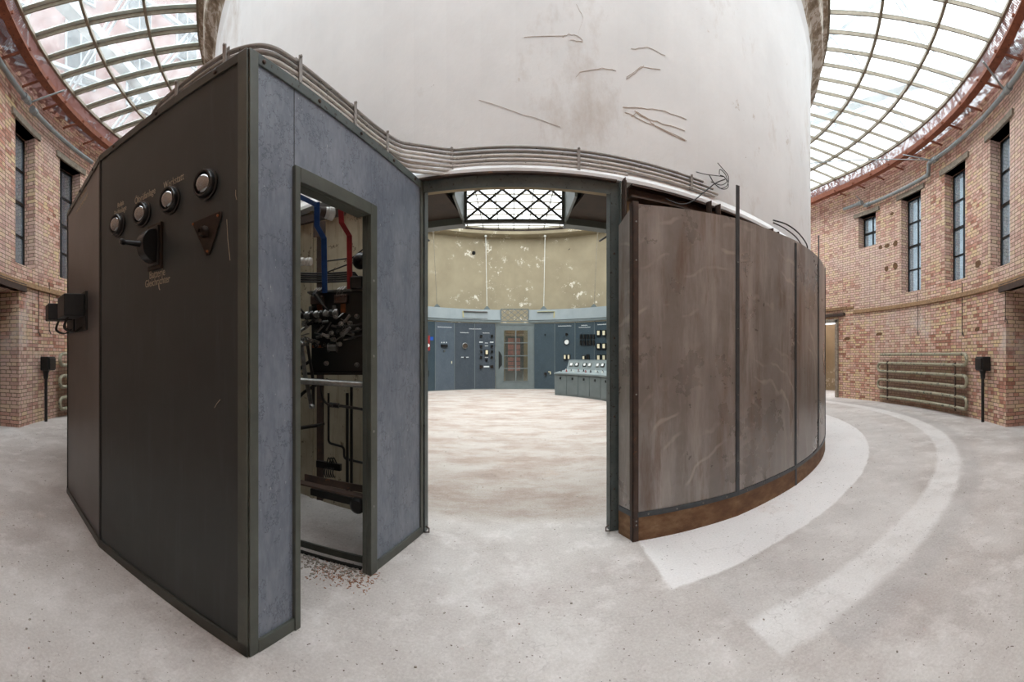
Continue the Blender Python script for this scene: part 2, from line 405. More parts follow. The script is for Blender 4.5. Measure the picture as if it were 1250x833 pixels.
def m_floor():
    t = NT('worn screed').set(.72, spec=.3)
    sep = t.n('ShaderNodeSeparateXYZ'); t.l(t.geo, 0, sep, 0)
    dx = t.math('SUBTRACT', (sep, 0), A[0]); dy = t.math('SUBTRACT', (sep, 1), A[1])
    # distance to the spine of the oval
    over = t.math('MAXIMUM', t.math('SUBTRACT', (sep, 1), B[1]), 0.0); under = t.math('MINIMUM', dy, 0.0)
    ey = t.math('ADD', over, under)
    r = t.math('SQRT', t.math('ADD', t.math('MULTIPLY', dx, dx), t.math('MULTIPLY', ey, ey)))
    jit = t.math('MULTIPLY', t.math('SUBTRACT', t.noise(2.2, 6, .75), .5), .10)
    rj = t.math('ADD', r, jit)
    base = t.ramp(t.noise(.7, 6, .62), 0, [(.32, (160, 151, 145)), (.5, (182, 175, 170)), (.66, (203, 198, 194))])
    base = t.mix(t.ramp(t.noise(3.4, 7, .7, None, 8), 0, [(.5, W0), (.66, (.65, .65, .65, 1))]), base, (214, 208, 205))
    base = t.mix(t.ramp(t.noise(1.6, 6, .7, None, 13), 0, [(.54, W0), (.7, (.6, .6, .6, 1))]), base, (152, 138, 132))
    r2 = t.math('SUBTRACT', rj, t.math('MULTIPLY', (sep, 0), .125))
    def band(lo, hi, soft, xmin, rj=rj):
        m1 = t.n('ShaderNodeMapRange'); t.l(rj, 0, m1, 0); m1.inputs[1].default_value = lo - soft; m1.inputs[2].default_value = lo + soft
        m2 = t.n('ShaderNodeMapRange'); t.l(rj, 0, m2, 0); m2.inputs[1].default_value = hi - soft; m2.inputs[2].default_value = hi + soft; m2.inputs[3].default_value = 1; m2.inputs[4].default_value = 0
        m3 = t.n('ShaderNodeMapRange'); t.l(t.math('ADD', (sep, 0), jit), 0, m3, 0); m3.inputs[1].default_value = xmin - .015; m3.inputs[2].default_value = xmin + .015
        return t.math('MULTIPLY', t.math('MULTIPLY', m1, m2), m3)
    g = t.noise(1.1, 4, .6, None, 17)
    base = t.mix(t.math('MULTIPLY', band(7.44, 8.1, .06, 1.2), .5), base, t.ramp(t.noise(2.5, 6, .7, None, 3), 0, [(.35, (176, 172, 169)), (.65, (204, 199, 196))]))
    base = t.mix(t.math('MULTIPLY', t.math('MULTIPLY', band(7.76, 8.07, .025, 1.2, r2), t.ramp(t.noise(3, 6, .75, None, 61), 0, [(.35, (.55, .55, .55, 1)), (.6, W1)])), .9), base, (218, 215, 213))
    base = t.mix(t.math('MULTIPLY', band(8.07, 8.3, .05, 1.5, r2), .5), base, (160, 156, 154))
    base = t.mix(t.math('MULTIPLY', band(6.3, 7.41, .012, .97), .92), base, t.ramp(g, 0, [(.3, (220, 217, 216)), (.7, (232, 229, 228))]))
    # control room floor: pale with reddish wiped stains running across
    room = t.n('ShaderNodeMapRange'); t.l(rj, 0, room, 0); room.inputs[1].default_value = 6.2; room.inputs[2].default_value = 6.0
    st = t.noise(1.6, 9, .74, (.7, 1.3, 1), 6)
    rc = t.ramp(st, 0, [(.3, (112, 84, 68)), (.42, (138, 117, 102)), (.55, (160, 148, 138)), (.75, (174, 166, 159))])
    base = t.mix(room, base, rc)
    # rusty stains, pits and dark crumbs
    st2 = t.noise(.9, 5, .6, None, 44); base = t.mix(t.ramp(st2, 0, [(.66, W0), (.8, (.5, .5, .5, 1))]), base, (176, 142, 112))
    base = t.mix(t.ramp(t.noise(16, 6, .75, None, 2), 0, [(.64, W0), (.68, (.7, .7, .7, 1))]), base, (130, 120, 114))
    w = t.noise(.8, 6, .6, None, 51); ln = t.math('ABSOLUTE', t.math('SUBTRACT', w, .5))
    base = t.mix(t.ramp(ln, 0, [(0, (.3, .3, .3, 1)), (.0012, W0)]), base, (130, 122, 116))
    base = t.mix(.2, base, t.ramp(t.noise(60, 4, .75, None, 71), 0, [(.3, (138, 128, 122)), (.5, (194, 186, 182)), (.7, (240, 236, 234))]))
    base = t.mix(t.ramp(t.noise(42, 3, .6, None, 81), 0, [(.69, W0), (.71, W1)]), base, (96, 82, 74))
    base = t.mix(t.ramp(t.noise(5, 5, .7, None, 91), 0, [(.7, W0), (.78, (.35, .35, .35, 1))]), base, (196, 128, 104))
    t.color(base); t.bump(t.math('ADD', t.noise(14, 7, .75), t.math('MULTIPLY', t.noise(1.8, 4), .6)), .5, .012)
    t.l(t.ramp(t.noise(1.2, 4), 0, [(.35, (.5, .5, .5, 1)), (.65, (.8, .8, .8, 1))]), 0, t.b, 'Roughness')
    return t.m
floor_m = m_floor()
def m_glass(name, tint, haze, dirt=(226, 230, 230)):
    t = NT(name); tr = t.n('ShaderNodeBsdfTransparent'); tr.inputs[0].default_value = lin(tint)
    df = t.n('ShaderNodeBsdfTranslucent'); df.inputs[0].default_value = lin(dirt)
    gl = t.n('ShaderNodeBsdfGlossy'); gl.inputs['Roughness'].default_value = .08
    m1 = t.n('ShaderNodeMixShader'); m2 = t.n('ShaderNodeMixShader')
    r = t.ramp(t.noise(2.5, 6, .7), 0, [(.35, (haze * .5,) * 3 + (1,)), (.7, (min(1, haze * 1.6),) * 3 + (1,))])
    t.l(r, 0, m1, 0); t.l(tr, 0, m1, 1); t.l(df, 0, m1, 2)
    m2.inputs[0].default_value = .06; t.l(m1, 0, m2, 1); t.l(gl, 0, m2, 2); t.l(m2, 0, t.out, 0); return t.m
sky_glass = m_glass('hazy roof glass', (250, 252, 252), .08)
clear_glass = m_glass('dusty door glass', (226, 232, 230), .06)
win_glass = m_glass('grimy window glass', (172, 180, 184), .3, (130, 136, 140))
def m_lens():
    t = NT('signal lamp glass').set(.05, 0); t.b.inputs['Base Color'].default_value = lin((150, 150, 150)); t.b.inputs['Metallic'].default_value = .9; return t.m
lens_m = m_lens()
def m_mesh():
    t = NT('rusty wire mesh').set(.7); t.b.inputs['Base Color'].default_value = lin((124, 70, 58))
    uv = t.n('ShaderNodeUVMap'); b = t.n('ShaderNodeTexBrick'); b.offset = .5; b.inputs['Scale'].default_value = 1
    b.inputs['Brick Width'].default_value = .045; b.inputs['Row Height'].default_value = .03; b.inputs['Mortar Size'].default_value = .0085; b.inputs['Mortar Smooth'].default_value = 0
    t.l(uv, 0, b, 0)
    n = t.ramp(t.noise(9, 6, .75), 0, [(.5, W0), (.52, W1)])
    f = t.math('MAXIMUM', (b, 1), t.math('MULTIPLY', n, .85))
    t.l(f, 0, t.b, 'Alpha'); return t.m
mesh_m = m_mesh()
pink_sheet = surf('pink primed sheet', (176, 130, 124), (204, 170, 164), 5, .7, 0, (120, 64, 52), .5, 9)

# ================================================================== THE SETTING
struct('floor', MB().poly([(-16, -3), (16, -3), (16, 27), (-16, 27)], -.2, 0), floor_m, 'pale worn screed floor running through the ring corridor and the control room', 'floor')

RO = 10.28; TH = .5
def wall_cells(mb, a0, a1, z0, z1, R, th, holes, step=3.0):
    """wall along the oval with openings; holes: (az0, az1, z0, z1)"""
    cuts = sorted(set([a0, a1] + [v for h in holes for v in h[:2] if a0 < v < a1] + [v for v in (-90, 90) if a0 < v < a1]))
    fr = []
    for i in range(len(cuts) - 1):
        f = frames(cuts[i], cuts[i + 1], step)
        fr += f if not fr else f[1:] if (f[0][0] == fr[-1][0]) else f
    s = [0]
    for i in range(1, len(fr)): s.append(s[-1] + (pol(R, fr[i][1], 0, fr[i][0]) - pol(R, fr[i - 1][1], 0, fr[i - 1][0])).length)
    zs = sorted(set([z0, z1] + [v for h in holes for v in h[2:] if z0 < v < z1]))
    nx, nz = len(fr) - 1, len(zs) - 1
    def solid(i, k):
        if i < 0 or i >= nx or k < 0 or k >= nz: return False
        if fr[i][0] != fr[i + 1][0]: am = fr[i][1]
        else: am = (fr[i][1] + fr[i + 1][1]) / 2
        zm = (zs[k] + zs[k + 1]) / 2
        return not any(h[0] < am < h[1] and h[2] < zm < h[3] for h in holes)
    P = lambda i, k, r: pol(r, fr[i][1], zs[k], fr[i][0])
    for i in range(nx):
        for k in range(nz):
            if not solid(i, k): continue
            u0, u1, w0, w1 = s[i], s[i + 1], zs[k], zs[k + 1]
            for r in (R, R + th):
                mb.add([P(i, k, r), P(i + 1, k, r), P(i + 1, k + 1, r), P(i, k + 1, r)], [[0, 1, 2, 3]], [[(u0, w0), (u1, w0), (u1, w1), (u0, w1)]])
            for j, ii in ((i - 1, i), (i + 1, i + 1)):
                if not solid(j, k):
                    mb.add([P(ii, k, R), P(ii, k, R + th), P(ii, k + 1, R + th), P(ii, k + 1, R)], [[0, 1, 2, 3]], [[(0, w0), (th, w0), (th, w1), (0, w1)]])
            for j, kk in ((k - 1, k), (k + 1, k + 1)):
                if not solid(i, j):
                    mb.add([P(i, kk, R), P(i + 1, kk, R), P(i + 1, kk, R + th), P(i, kk, R + th)], [[0, 1, 2, 3]], [[(u0, 0), (u1, 0), (u1, th), (u0, th)]])
    return mb
WIN = {'r': [(82.2, 86.8, 5.05, 6.1), (70.5, 75.6, 3.33, 6.15), (59.2, 64.4, 3.35, 6.2), (48.3, 53.1, 3.33, 6.2)],
       'l': [(-64.4, -59.2, 3.35, 6.2), (-53.1, -48.3, 3.33, 6.2), (-75.6, -70.5, 3.33, 6.15)]}
DO = 2.78
# the far right doorway lies just past azimuth 90 on the straight stretch
right_holes = WIN['r'] + [(40.5, 49.2, -1, DO)]
left_holes = WIN['l'] + [(-181, -176.2, -1, 2.6), (-49.2, -40.5, -1, DO)]
mb = wall_cells(MB(), 0, 90, 0, 7.25, RO, TH, right_holes)
# straight stretch with the doorway
def straight_wall(mb, x, y0, y1, d0, d1, dz, zt, th):
    def q(a, b, z0, z1):
        for xx in (x, x + th):
            mb.add([(xx, a, z0), (xx, b, z0), (xx, b, z1), (xx, a, z1)], [[0, 1, 2, 3]], [[(a, z0), (b, z0), (b, z1), (a, z1)]])
    q(y0, d0, 0, zt); q(d0, d1, dz, zt); q(d1, y1, 0, zt)
    for yy in (d0, d1): mb.add([(x, yy, 0), (x + th, yy, 0), (x + th, yy, dz), (x, yy, dz)], [[0, 1, 2, 3]], [[(0, 0), (th, 0), (th, dz), (0, dz)]])
    mb.add([(x, d0, dz), (x + th, d0, dz), (x + th, d1, dz), (x, d1, dz)], [[0, 1, 2, 3]], [[(0, 0), (.5, 0), (.5, 1), (0, 1)]])
straight_wall(mb, RO + A[0], A[1], B[1], 10.1, 11.5, 2.7, 7.25, TH)
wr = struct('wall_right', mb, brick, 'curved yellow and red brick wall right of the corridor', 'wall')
mb = wall_cells(MB(), -180, 0, 0, 7.25, RO, TH, left_holes)
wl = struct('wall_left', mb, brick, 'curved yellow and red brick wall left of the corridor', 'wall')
mb = wall_cells(MB(), 90.0, 180, 0, 7.25, RO, TH, [(174.6, 180, -1, 2.75)])
# keep only the arc part (the straight stretch is built above)
struct('wall_back', MB().add([], []) and wall_cells(MB(), 90.01, 180, 0, 7.25, RO, TH, [(176.2, 181, -1, 2.6)]), brick, 'brick wall seen through the glass door behind the control room', 'wall')

for sg, nm in ((1, 'right'), (-1, 'left')):
    mb = MB().sweep([(RO + TH + .9, -.1), (RO + TH + 1.0, -.1), (RO + TH + 1.0, 3.1), (RO + TH, 3.1), (RO + TH, 3.0), (RO + TH + .9, 3.0)], frames(37 if sg > 0 else -53, 53 if sg > 0 else -37, 2))
    for a in (37, 52.6): mb.sweep([(RO + TH, 0), (RO + TH + 1, 0), (RO + TH + 1, 3), (RO + TH, 3)], frames(min(sg * a, sg * (a + .4)), max(sg * a, sg * (a + .4)), 1))
    struct('wall_lightblock_' + nm, mb, ply, 'added daylight-blocking board wall behind the %s edge doorway' % nm, 'wall')  # box added behind the edge doorways to keep daylight off the reveals
# ledge scar, lintels
for side, sg in (('right', 1), ('left', -1)):
    mb = MB(); a0, a1 = (39, 88) if sg > 0 else (-88, -39)
    mb.sweep([(RO - .055, 2.9), (RO - .03, 3.0), (RO + .02, 3.03), (RO + .02, 2.88), (RO - .03, 2.88)], frames(a0, a1, 1.5))
    if sg > 0:
        mb.sweep([(RO - .05, 3.08), (RO - .03, 3.14), (RO + .02, 3.16), (RO + .02, 3.06)], frames(88, 90, 1.5))
        mb.box((RO + A[0], 10.6, 3.11), (.1, 1.9, .1))
    struct('trim_' + side, mb, ledge, 'broken mortar ledge running along the %s brick wall' % side, 'trim')
# steel lintels above the doorways at the two picture edges
for side, sg in (('right', 1), ('left', -1)):
    mb = MB(); a0, a1 = (39.5, 50.6) if sg > 0 else (-50.6, -39.5)
    mb.sweep([(RO - .05, DO), (RO - .05, DO + .16), (RO - .03, DO + .16), (RO - .03, DO + .02), (RO + .1, DO + .02), (RO + .1, DO)], frames(a0, a1, 2))
    tag(obj('steel_lintel', mb, rust_dark), 'rusty steel lintel over the brick doorway at the %s edge' % side, 'lintel', 'steel lintels over the edge doorways')
    mb = MB(); a = 49.2 * sg
# window frames and lintels
def window(k, az0, az1, z0, z1, rows, where):
    r = RO + .30
    p0, p1 = pol(r, az0), pol(r, az1); c = (p0 + p1) / 2
    f = fr2(p0, p1); L = (p1 - p0).length
    mb = MB()
    mb.fbox(f, 0, .05, z0, z1, -.03, .03); mb.fbox(f, L - .05, L, z0, z1, -.03, .03); mb.fbox(f, 0, L, z0, z0 + .05, -.03, .03); mb.fbox(f, 0, L, z1 - .05, z1, -.03, .03)
    mb.fbox(f, L / 2 - .018, L / 2 + .018, z0, z1, -.025, .025)
    for i in range(1, rows):
        z = z0 + (z1 - z0) * i / rows; w = .035 if i % 2 == 0 or rows < 3 else .022
        mb.fbox(f, 0, L, z - w, z + w, -.025, .025)
    o = struct('window_%d' % k, mb, black_metal, 'black steel framed window set deep in the brick, ' + where, 'window')
    g = MB().fbox(f, .04, L - .04, z0 + .04, z1 - .04, -.004, .004); obj('glass', g, win_glass, o)
    s = MB().sweep([(RO - .05, z1), (RO - .05, z1 + .13), (RO + .25, z1 + .13), (RO + .25, z1)], frames(az0 - 1.0, az1 + 1.0, 2)); obj('lintel', s, timber, o)
    return o
window(1, *WIN['r'][0], 2, 'small one high on the right wall')
window(2, *WIN['r'][1], 4, 'tall one next to the small one')
window(3, *WIN['r'][2], 4, 'second tall one from the right picture edge')
window(4, *WIN['r'][3], 4, 'tall one at the right picture edge')
window(5, *WIN['l'][1], 4, 'tall one at the left picture edge')
window(6, *WIN['l'][0], 4, 'tall one half behind the dark cabinet')
# doorway far right
d = struct('door_1', MB().box((RO + A[0] - .02, 10.12, 1.36), (.1, .12, 2.72)).box((RO + A[0] - .02, 11.48, 1.36), (.1, .12, 2.72)).box((RO + A[0] - .02, 10.8, 2.7), (.1, 1.5, .12)), timber, 'grey framed doorway in the brick wall beyond the rusty panels', 'doorway')
struct('wall_passage', MB().box((RO + 2.0, 11.2, 1.4), (.1, 4.2, 2.8)).box((RO + 1.25, 13.3, 1.4), (1.5, .1, 2.8)).box((RO + 1.25, 9.15, 1.4), (1.5, .1, 2.8)), beige, 'yellowish wall seen through the far right doorway', 'wall')
tag(obj('steel_lintel', MB().box((RO + A[0] - .03, 10.7, 2.9), (.12, 1.9, .1)), rust_dark), 'rusty steel lintel over the far doorway beside the rusty panels', 'lintel')

# rough stumps, holes and wires on the right wall
def wallpt(x, y, off=.03, far=True, R=RO):
    az, dd = on_ring(x, R - off, True); return pol(R - off, az, hgt(y, dd)), az
for x, y0, y1, w in ((1120, 357, 405, 'below the window next to the small one'), (1174.5, 345, 405, 'between the second tall window and the pipe radiator'), (1227, 352, 388, 'beside the right edge doorway')):
    p0, _ = wallpt(x, y0); p1, _ = wallpt(x, y1); mb = MB().tube([p0, (p0 + p1) / 2 + Vector((.01, 0, 0)), p1], .009)
    mb.tube([p1, p1 + Vector((-.05, -.05, -.05)), p1 + Vector((-.12, -.1, -.12))], .012); mb.tube([p1, p1 + Vector((.05, .02, -.09))], .01)
    tag(obj('hanging_wire', mb, rust_dark), 'rusty cut wire hanging ' + w, 'wire', 'cut wires on the right brick wall')
for k, (x, y, w_, h_) in enumerate(((1089, 261, 5, 4), (1083, 300, 6, 5), (1093, 297, 5, 7), (1075, 302, 4, 5), (1093, 325, 5, 8), (1082, 328, 5, 6), (1194, 322, 8, 9), (1034, 414, 6, 4), (1073, 408, 7, 4), (1193, 402, 7, 6))):
    p, az = wallpt(x, y, .004); a_ = math.radians(az); f_ = FR(p, (math.cos(a_), math.sin(a_), 0), (-math.sin(a_), math.cos(a_), 0)); dd_ = math.hypot(p.x, p.y) / F
    pts_ = [(w_ * dd_ * .9 * (.7 + .5 * R_.random()) * math.cos(q * PI / 4), h_ * dd_ * .55 * (.7 + .5 * R_.random()) * math.sin(q * PI / 4)) for q in range(8)]
    obj('mortar_scar', MB().fprism(f_, pts_, 0, .006), scar_m, wr)
for x in (47, 60):
    p0, _ = wallpt(x, 345); p1, _ = wallpt(x, 405 if x == 47 else 403)
    tag(obj('hanging_wire', MB().tube([p0, (p0 + p1) / 2 + Vector((.02, 0, 0)), p1], .009).tube([p1, p1 + Vector((.05, .02, -.09))], .012), rust_dark), 'rusty wire on the left brick wall, ' + ('nearer the picture edge' if x == 47 else 'nearer the dark cabinet'), 'wire', 'cut wires on the left brick wall')

# white drum above the panels
RD = 6.44
mb = MB(); mb.sweep([(RD, 2.97), (RD, 6.35), (RD + .03, 6.6), (RD - .24, 6.75), (RD - .24, 2.97)], frames(-180, 180, 2.5), loop=True)
struct('wall_drum', mb, white_plaster, 'huge round white plastered drum wall with brown stains above the entrance', 'wall')
mb = MB().sweep([(RD + .01, 6.5), (RD + .06, 6.66), (RD + .2, 6.8), (RD + .22, 6.86), (RD + .22, 7.2), (RD + .3, 7.26), (RD + .3, 7.38), (RD - .05, 7.38), (RD - .05, 6.5)], frames(-180, 180, 2.5), loop=True)
struct('trim_cornice', mb, cornice_m, 'peeling cornice around the top of the white drum', 'cornice')
mb = MB().sweep([(RD - .25, 2.9), (RD - .25, 7.3), (RD - .3, 7.3), (RD - .3, 2.9)], frames(-180, 180, 2.5), loop=True)
struct('wall_interior', mb, beige, 'yellow beige plaster wall with white peeling patches above the control panels', 'wall')
mb = MB().sweep([(RD - .3, 7.02), (RD - .5, 7.08), (RD - .62, 7.16), (RD - .62, 7.3), (RD - .3, 7.3)], frames(-180, 180, 2.5), loop=True)
struct('trim_interior', mb, beige, 'pale cornice under the control room skylight', 'cornice')
struct('trim_curb', MB().sweep([(RD - .62, 7.3), (RD - .62, 7.42), (RD - .3, 7.42), (RD - .3, 7.3)], frames(-180, 180, 2.5), loop=True), band_back, 'dark upstand below the control room skylight', 'trim')
# lip of the drum above the entrance and panels
struct('trim_lip', MB().sweep([(RD, 2.9), (RD + .05, 2.9), (RD + .05, 2.93), (RD, 3.0), (RD - .2, 3.0), (RD - .2, 2.9)], frames(-180, 180, 2.5), loop=True), white_plaster, 'white painted lip at the foot of the drum wall', 'trim')
struct('trim_beam', MB().sweep([(RD + .05, 2.895), (RD + .05, 2.88), (RD - .02, 2.88), (RD - .02, 2.8), (RD + .05, 2.8), (RD + .05, 2.785), (RD - .12, 2.785), (RD - .12, 2.895)], frames(8.5, 175, 2.5)), rust_dark, 'dark steel ring beam carrying the drum above the rusty panels', 'beam')
# cream partition that closes the ring below the drum
mb = MB().sweep([(RD - .06, 0), (RD - .06, 2.9), (RD - .1, 2.9), (RD - .1, 0)], frames(-176, -7.5, 2.5)); 
for az in range(-60, -8, 7): mb.sweep([(RD - .06, 0), (RD - .06, 2.9), (RD - .045, 2.9), (RD - .045, 0)], frames(az, az + .35, 1))
struct('wall_partition', mb, inner_partition, 'cream board wall behind the switchgear, seen through the small doorway', 'wall')
mb = MB().sweep([(RD - .06, 0), (RD - .06, 2.8), (RD - .1, 2.8), (RD - .1, 0)], frames(8.5, 176, 2.5))
struct('wall_backing', mb, ply, 'brown board behind the top of the rusty panels', 'wall')

# scratches and cracks on the drum
def drum_scratch(pts, w, parent, name='scratch'):
    mb = MB(); P = []
    for x, y in pts:
        az, dd = on_ring(x, RD); P.append((az, hgt(y, dd)))
    Q = []
    for i in range(len(P) - 1):
        for j in range(4): 
            t = j / 4; Q.append((P[i][0] * (1 - t) + P[i + 1][0] * t + R_.uniform(-.04, .04), P[i][1] * (1 - t) + P[i + 1][1] * t + R_.uniform(-.006, .006)))
    Q.append(P[-1])
    mb.strap([pol(RD + .0012, a, z) for a, z in Q], w * 1.4, .002, (0, .01, 1))
    return obj(name, mb, scratch_m, parent)
scratch_m = surf('scratched render', (150, 132, 116), (190, 176, 164), 20, .9)
drum = bpy.data.objects['wall_drum']
for pts, w in (([(760, 131), (790, 133), (812, 136), (838, 146)], .0035), ([(762, 137), (790, 150), (838, 172)], .003), ([(775, 136), (792, 146), (812, 152), (836, 160)], .004), ([(771, 142), (777, 138), (791, 146), (800, 155), (836, 172)], .0045),
               ([(765, 95), (782, 82), (806, 85)], .003), ([(764, 97), (775, 90), (786, 80)], .0035), ([(770, 60), (790, 58), (812, 68)], .0025), ([(702, 97), (708, 88), (735, 83), (752, 87)], .0025), ([(686, 46), (694, 42), (708, 45), (712, 52), (696, 49)], .002), ([(640, 45), (690, 44)], .002), ([(585, 122), (640, 140), (684, 155)], .0015), ([(703, 5), (712, 22), (706, 42)], .002)):
    drum_scratch(pts, w, drum)

# ================================================================== SKYLIGHTS AND ROOF
ZS = 7.42
rings = (6.76, 7.66, 8.70, 9.72)
mb = MB()
for r in rings: mb.sweep([(r - .025, ZS - .05), (r + .025, ZS - .05), (r + .025, ZS + .03), (r - .025, ZS + .03)], frames(-180, 180, 3), loop=True)
sk = struct('ceiling_ring', mb, bar_brown, 'ring of glass roof panes over the corridor', 'skylight')
bars = []
for i in range(51): bars.append((A, -90 + 3.6 * i))
for i in range(51): bars.append((B, 90 + 3.6 * i))
mb = MB(); mp = MB()
def radial(mb, c, az, r0, r1, w, z0, z1, shift=0):
    a = math.radians(az); u = Vector((math.sin(a), -math.cos(a), 0)); s = Vector((math.cos(a), math.sin(a), 0)); c = Vector((c[0], c[1], 0))
    mb.add([c + u * r + s * (k * w + shift) + Vector((0, 0, z)) for r in (r0, r1) for k in (-.5, .5) for z in (z0, z1)], BOXF)
allb = [(c, az, 0) for c, az in bars]
for c, az in bars:
    radial(mb, c, az, rings[0], rings[3], .022, ZS - .045, ZS + .02); radial(mp, c, az, rings[0], rings[3], .10, ZS + .022, ZS + .03, .035)
for k in range(1, 6):
    for sg in (1, -1):
        y = A[1] + .61 * k; cc = (A[0], y); radial(mb, cc, 90 * sg, rings[0], rings[3], .022, ZS - .045, ZS + .02); radial(mp, cc, 90 * sg, rings[0], rings[3], .085, ZS + .022, ZS + .03, .035)
obj('glazing_bars', mb, bar_brown, sk); obj('glazing_edges', mp, putty, sk)
obj('glass', MB().sweep([(rings[0], ZS + .035), (rings[3], ZS + .035), (rings[3], ZS + .04), (rings[0], ZS + .04)], frames(-180, 180, 3), loop=True), sky_glass, sk)
# control room skylight
mb = MB(); RI = RD - .62
def chord(y):
    if y < A[1]: q = RI ** 2 - (A[1] - y) ** 2
    elif y > B[1]: q = RI ** 2 - (y - B[1]) ** 2
    else: q = RI ** 2
    return math.sqrt(q) if q > 0 else 0
mb.sweep([(RI - .03, ZS - .04), (RI + .03, ZS - .04), (RI + .03, ZS + .03), (RI - .03, ZS + .03)], frames(-180, 180, 3), loop=True)
x = -5.6
xs = [0.08 + .7 * k for k in range(-8, 9)]
for x in xs:
    h = math.sqrt(max(.01, RI ** 2 - x * x)); y0 = A[1] - h; y1 = B[1] + h
    mb.box((x, (y0 + y1) / 2, ZS), (.03, y1 - y0, .07))
y = A[1] - RI + .4
while y < B[1] + RI:
    h = chord(y); mb.box((.07, y, ZS), (2 * h, .022, .05)); y += .72
sk2 = struct('ceiling_room', mb, bar_brown, 'gridded glass roof over the round control room', 'skylight')
pts = [pol(RI, az, 0, c) for c, az in frames(-180, 180, 4)]
obj('glass', MB().poly([(p.x, p.y) for p in pts[:-1]], ZS + .035, ZS + .04), sky_glass, sk2)
struct('ceiling_rim', MB().sweep([(RI, 7.38), (RD + .33, 7.38), (RD + .33, 7.5), (RI, 7.5)], frames(-180, 180, 3), loop=True), white_plaster, 'top of the drum wall between the two skylights', 'roof')
# outer glazed roof high above: white rafters and purlins
for sg in (1, -1):
    rt = root('roof_truss', 'white steel rafters and purlins above the glass ceiling on the %s' % ('right' if sg > 0 else 'left'), 'roof frame', (sg * 6, 8, 8.4), 'outer roof steel above the skylight')
    mb = MB()
    for k in range(13):
        y = -3 + 2.1 * k; mb.strap([(sg * 12.5, y, 8.5), (sg * 2.0, y + 1.5, 13.5)], .05, .08, (0, 1, 0)); mb.strap([(sg * 12.5, y + .16, 8.5), (sg * 2.0, y + 1.66, 13.5)], .05, .08, (0, 1, 0))
    obj('rafters', mb, truss_white, rt)
    mb = MB()
    for k in range(6):
        t = k / 5; mb.strap([(sg * (12.5 - 10.5 * t), -4, 8.7 + 5 * t), (sg * (12.5 - 10.5 * t), 25, 8.7 + 5 * t)], .1, .1, (1, 0, 0))
    obj('purlins', mb, truss_white, rt)
    mb = MB().strap([(sg * 9.6, 0, 8.3), (sg * 7.4, 12, 8.3)], .3, .15, (1, 0, 0)) if sg > 0 else MB().strap([(-7.0, 3, 8.6), (-9.5, 9, 8.6)], .3, .25, (1, 0, 0))
    obj('walkway', mb, truss_white, rt)
# brick building beyond the roof on the left
nb = root('brick_building', 'tall red brick building with pale windows, seen blurred through the left roof glass', 'building', (-15.5, 8, 0))
bb = MB(); 
def flat(mb, x, y0, y1, z0, z1): mb.add([(x, y0, z0), (x, y1, z0), (x, y1, z1), (x, y0, z1), (x - .5, y0, z0), (x - .5, y1, z0), (x - .5, y1, z1), (x - .5, y0, z1)], [[0, 1, 2, 3], [4, 5, 6, 7], [0, 1, 5, 4], [2, 3, 7, 6], [0, 3, 7, 4], [1, 2, 6, 5]], [[(y0, z0), (y1, z0), (y1, z1), (y0, z1)]] * 2 + [[(0, 0), (1, 0), (1, 1), (0, 1)]] * 4)
flat(bb, -15.5, -6, 26, 0, 22); obj('wall', bb, brick_far, nb)
for k in range(9):
    for z in (10.5, 14.5, 18.2):
        y = -4 + 3.2 * k; m = MB().box((-15.48, y, z), (.12, 1.5, 2.6)); w = obj('window', m, far_white, nb)
        obj('pane', MB().box((-15.4, y - .36, z), (.04, .6, 2.4)).box((-15.4, y + .36, z), (.04, .6, 2.4)), win_glass, w)

# rusty ring beam, mesh and sheet between skylight and brick wall
rb = root('ring_beam', 'rust red steel ring beam below the outer rim of the glass roof', 'beam', (0, A[1] - 9.8, 6.95))
h0 = 6.95
obj('beam_flange', MB().sweep([(9.72, h0), (9.88, h0), (9.88, h0 + .025), (9.72, h0 + .025)], frames(-180, 180, 3), loop=True), beam_rust, rb)
obj('beam_web', MB().sweep([(9.79, h0 + .02), (9.81, h0 + .02), (9.81, h0 + .2), (9.79, h0 + .2)], frames(-180, 180, 3), loop=True), beam_rust, rb)
mb = MB(); s = 0; frs = frames(-180, 180, 3)
for i in range(len(frs)):
    (c0, a0), (c1, a1) = frs[i], frs[(i + 1) % len(frs)]
    p = [pol(9.80, a0, h0 + .19, c0), pol(9.80, a1, h0 + .19, c1), pol(9.73, a1, ZS, c1), pol(9.73, a0, ZS, c0)]; ds = (p[1] - p[0]).length
    mb.add(p, [[0, 1, 2, 3]], [[(s, 0), (s + ds, 0), (s + ds, .3), (s, .3)]]); s += ds
obj('upstand', mb, mesh_m, rb)
for k in range(44):
    az = -110 + 5 * k
    m = MB(); radial(m, A if abs(az) <= 90 else B, az, 9.68, RO, .03, h0 + .03, h0 + .07); obj('outrigger', m, beam_rust, rb)
mb = MB(); frs = frames(-180, 180, 3); s = 0
for i in range(len(frs)):
    (c0, a0), (c1, a1) = frs[i], frs[(i + 1) % len(frs)]
    p = [pol(9.9, a0, 7.02, c0), pol(9.9, a1, 7.02, c1), pol(RO, a1, 7.08, c1), pol(RO, a0, 7.08, c0)]; ds = (p[1] - p[0]).length
    mb.add(p, [[0, 1, 2, 3]], [[(s, 0), (s + ds, 0), (s + ds, .4), (s, .4)]]); s += ds
tag(obj('wire_mesh', mb, mesh_m), 'rusty wire mesh between the ring beam and the brick wall top', 'mesh')
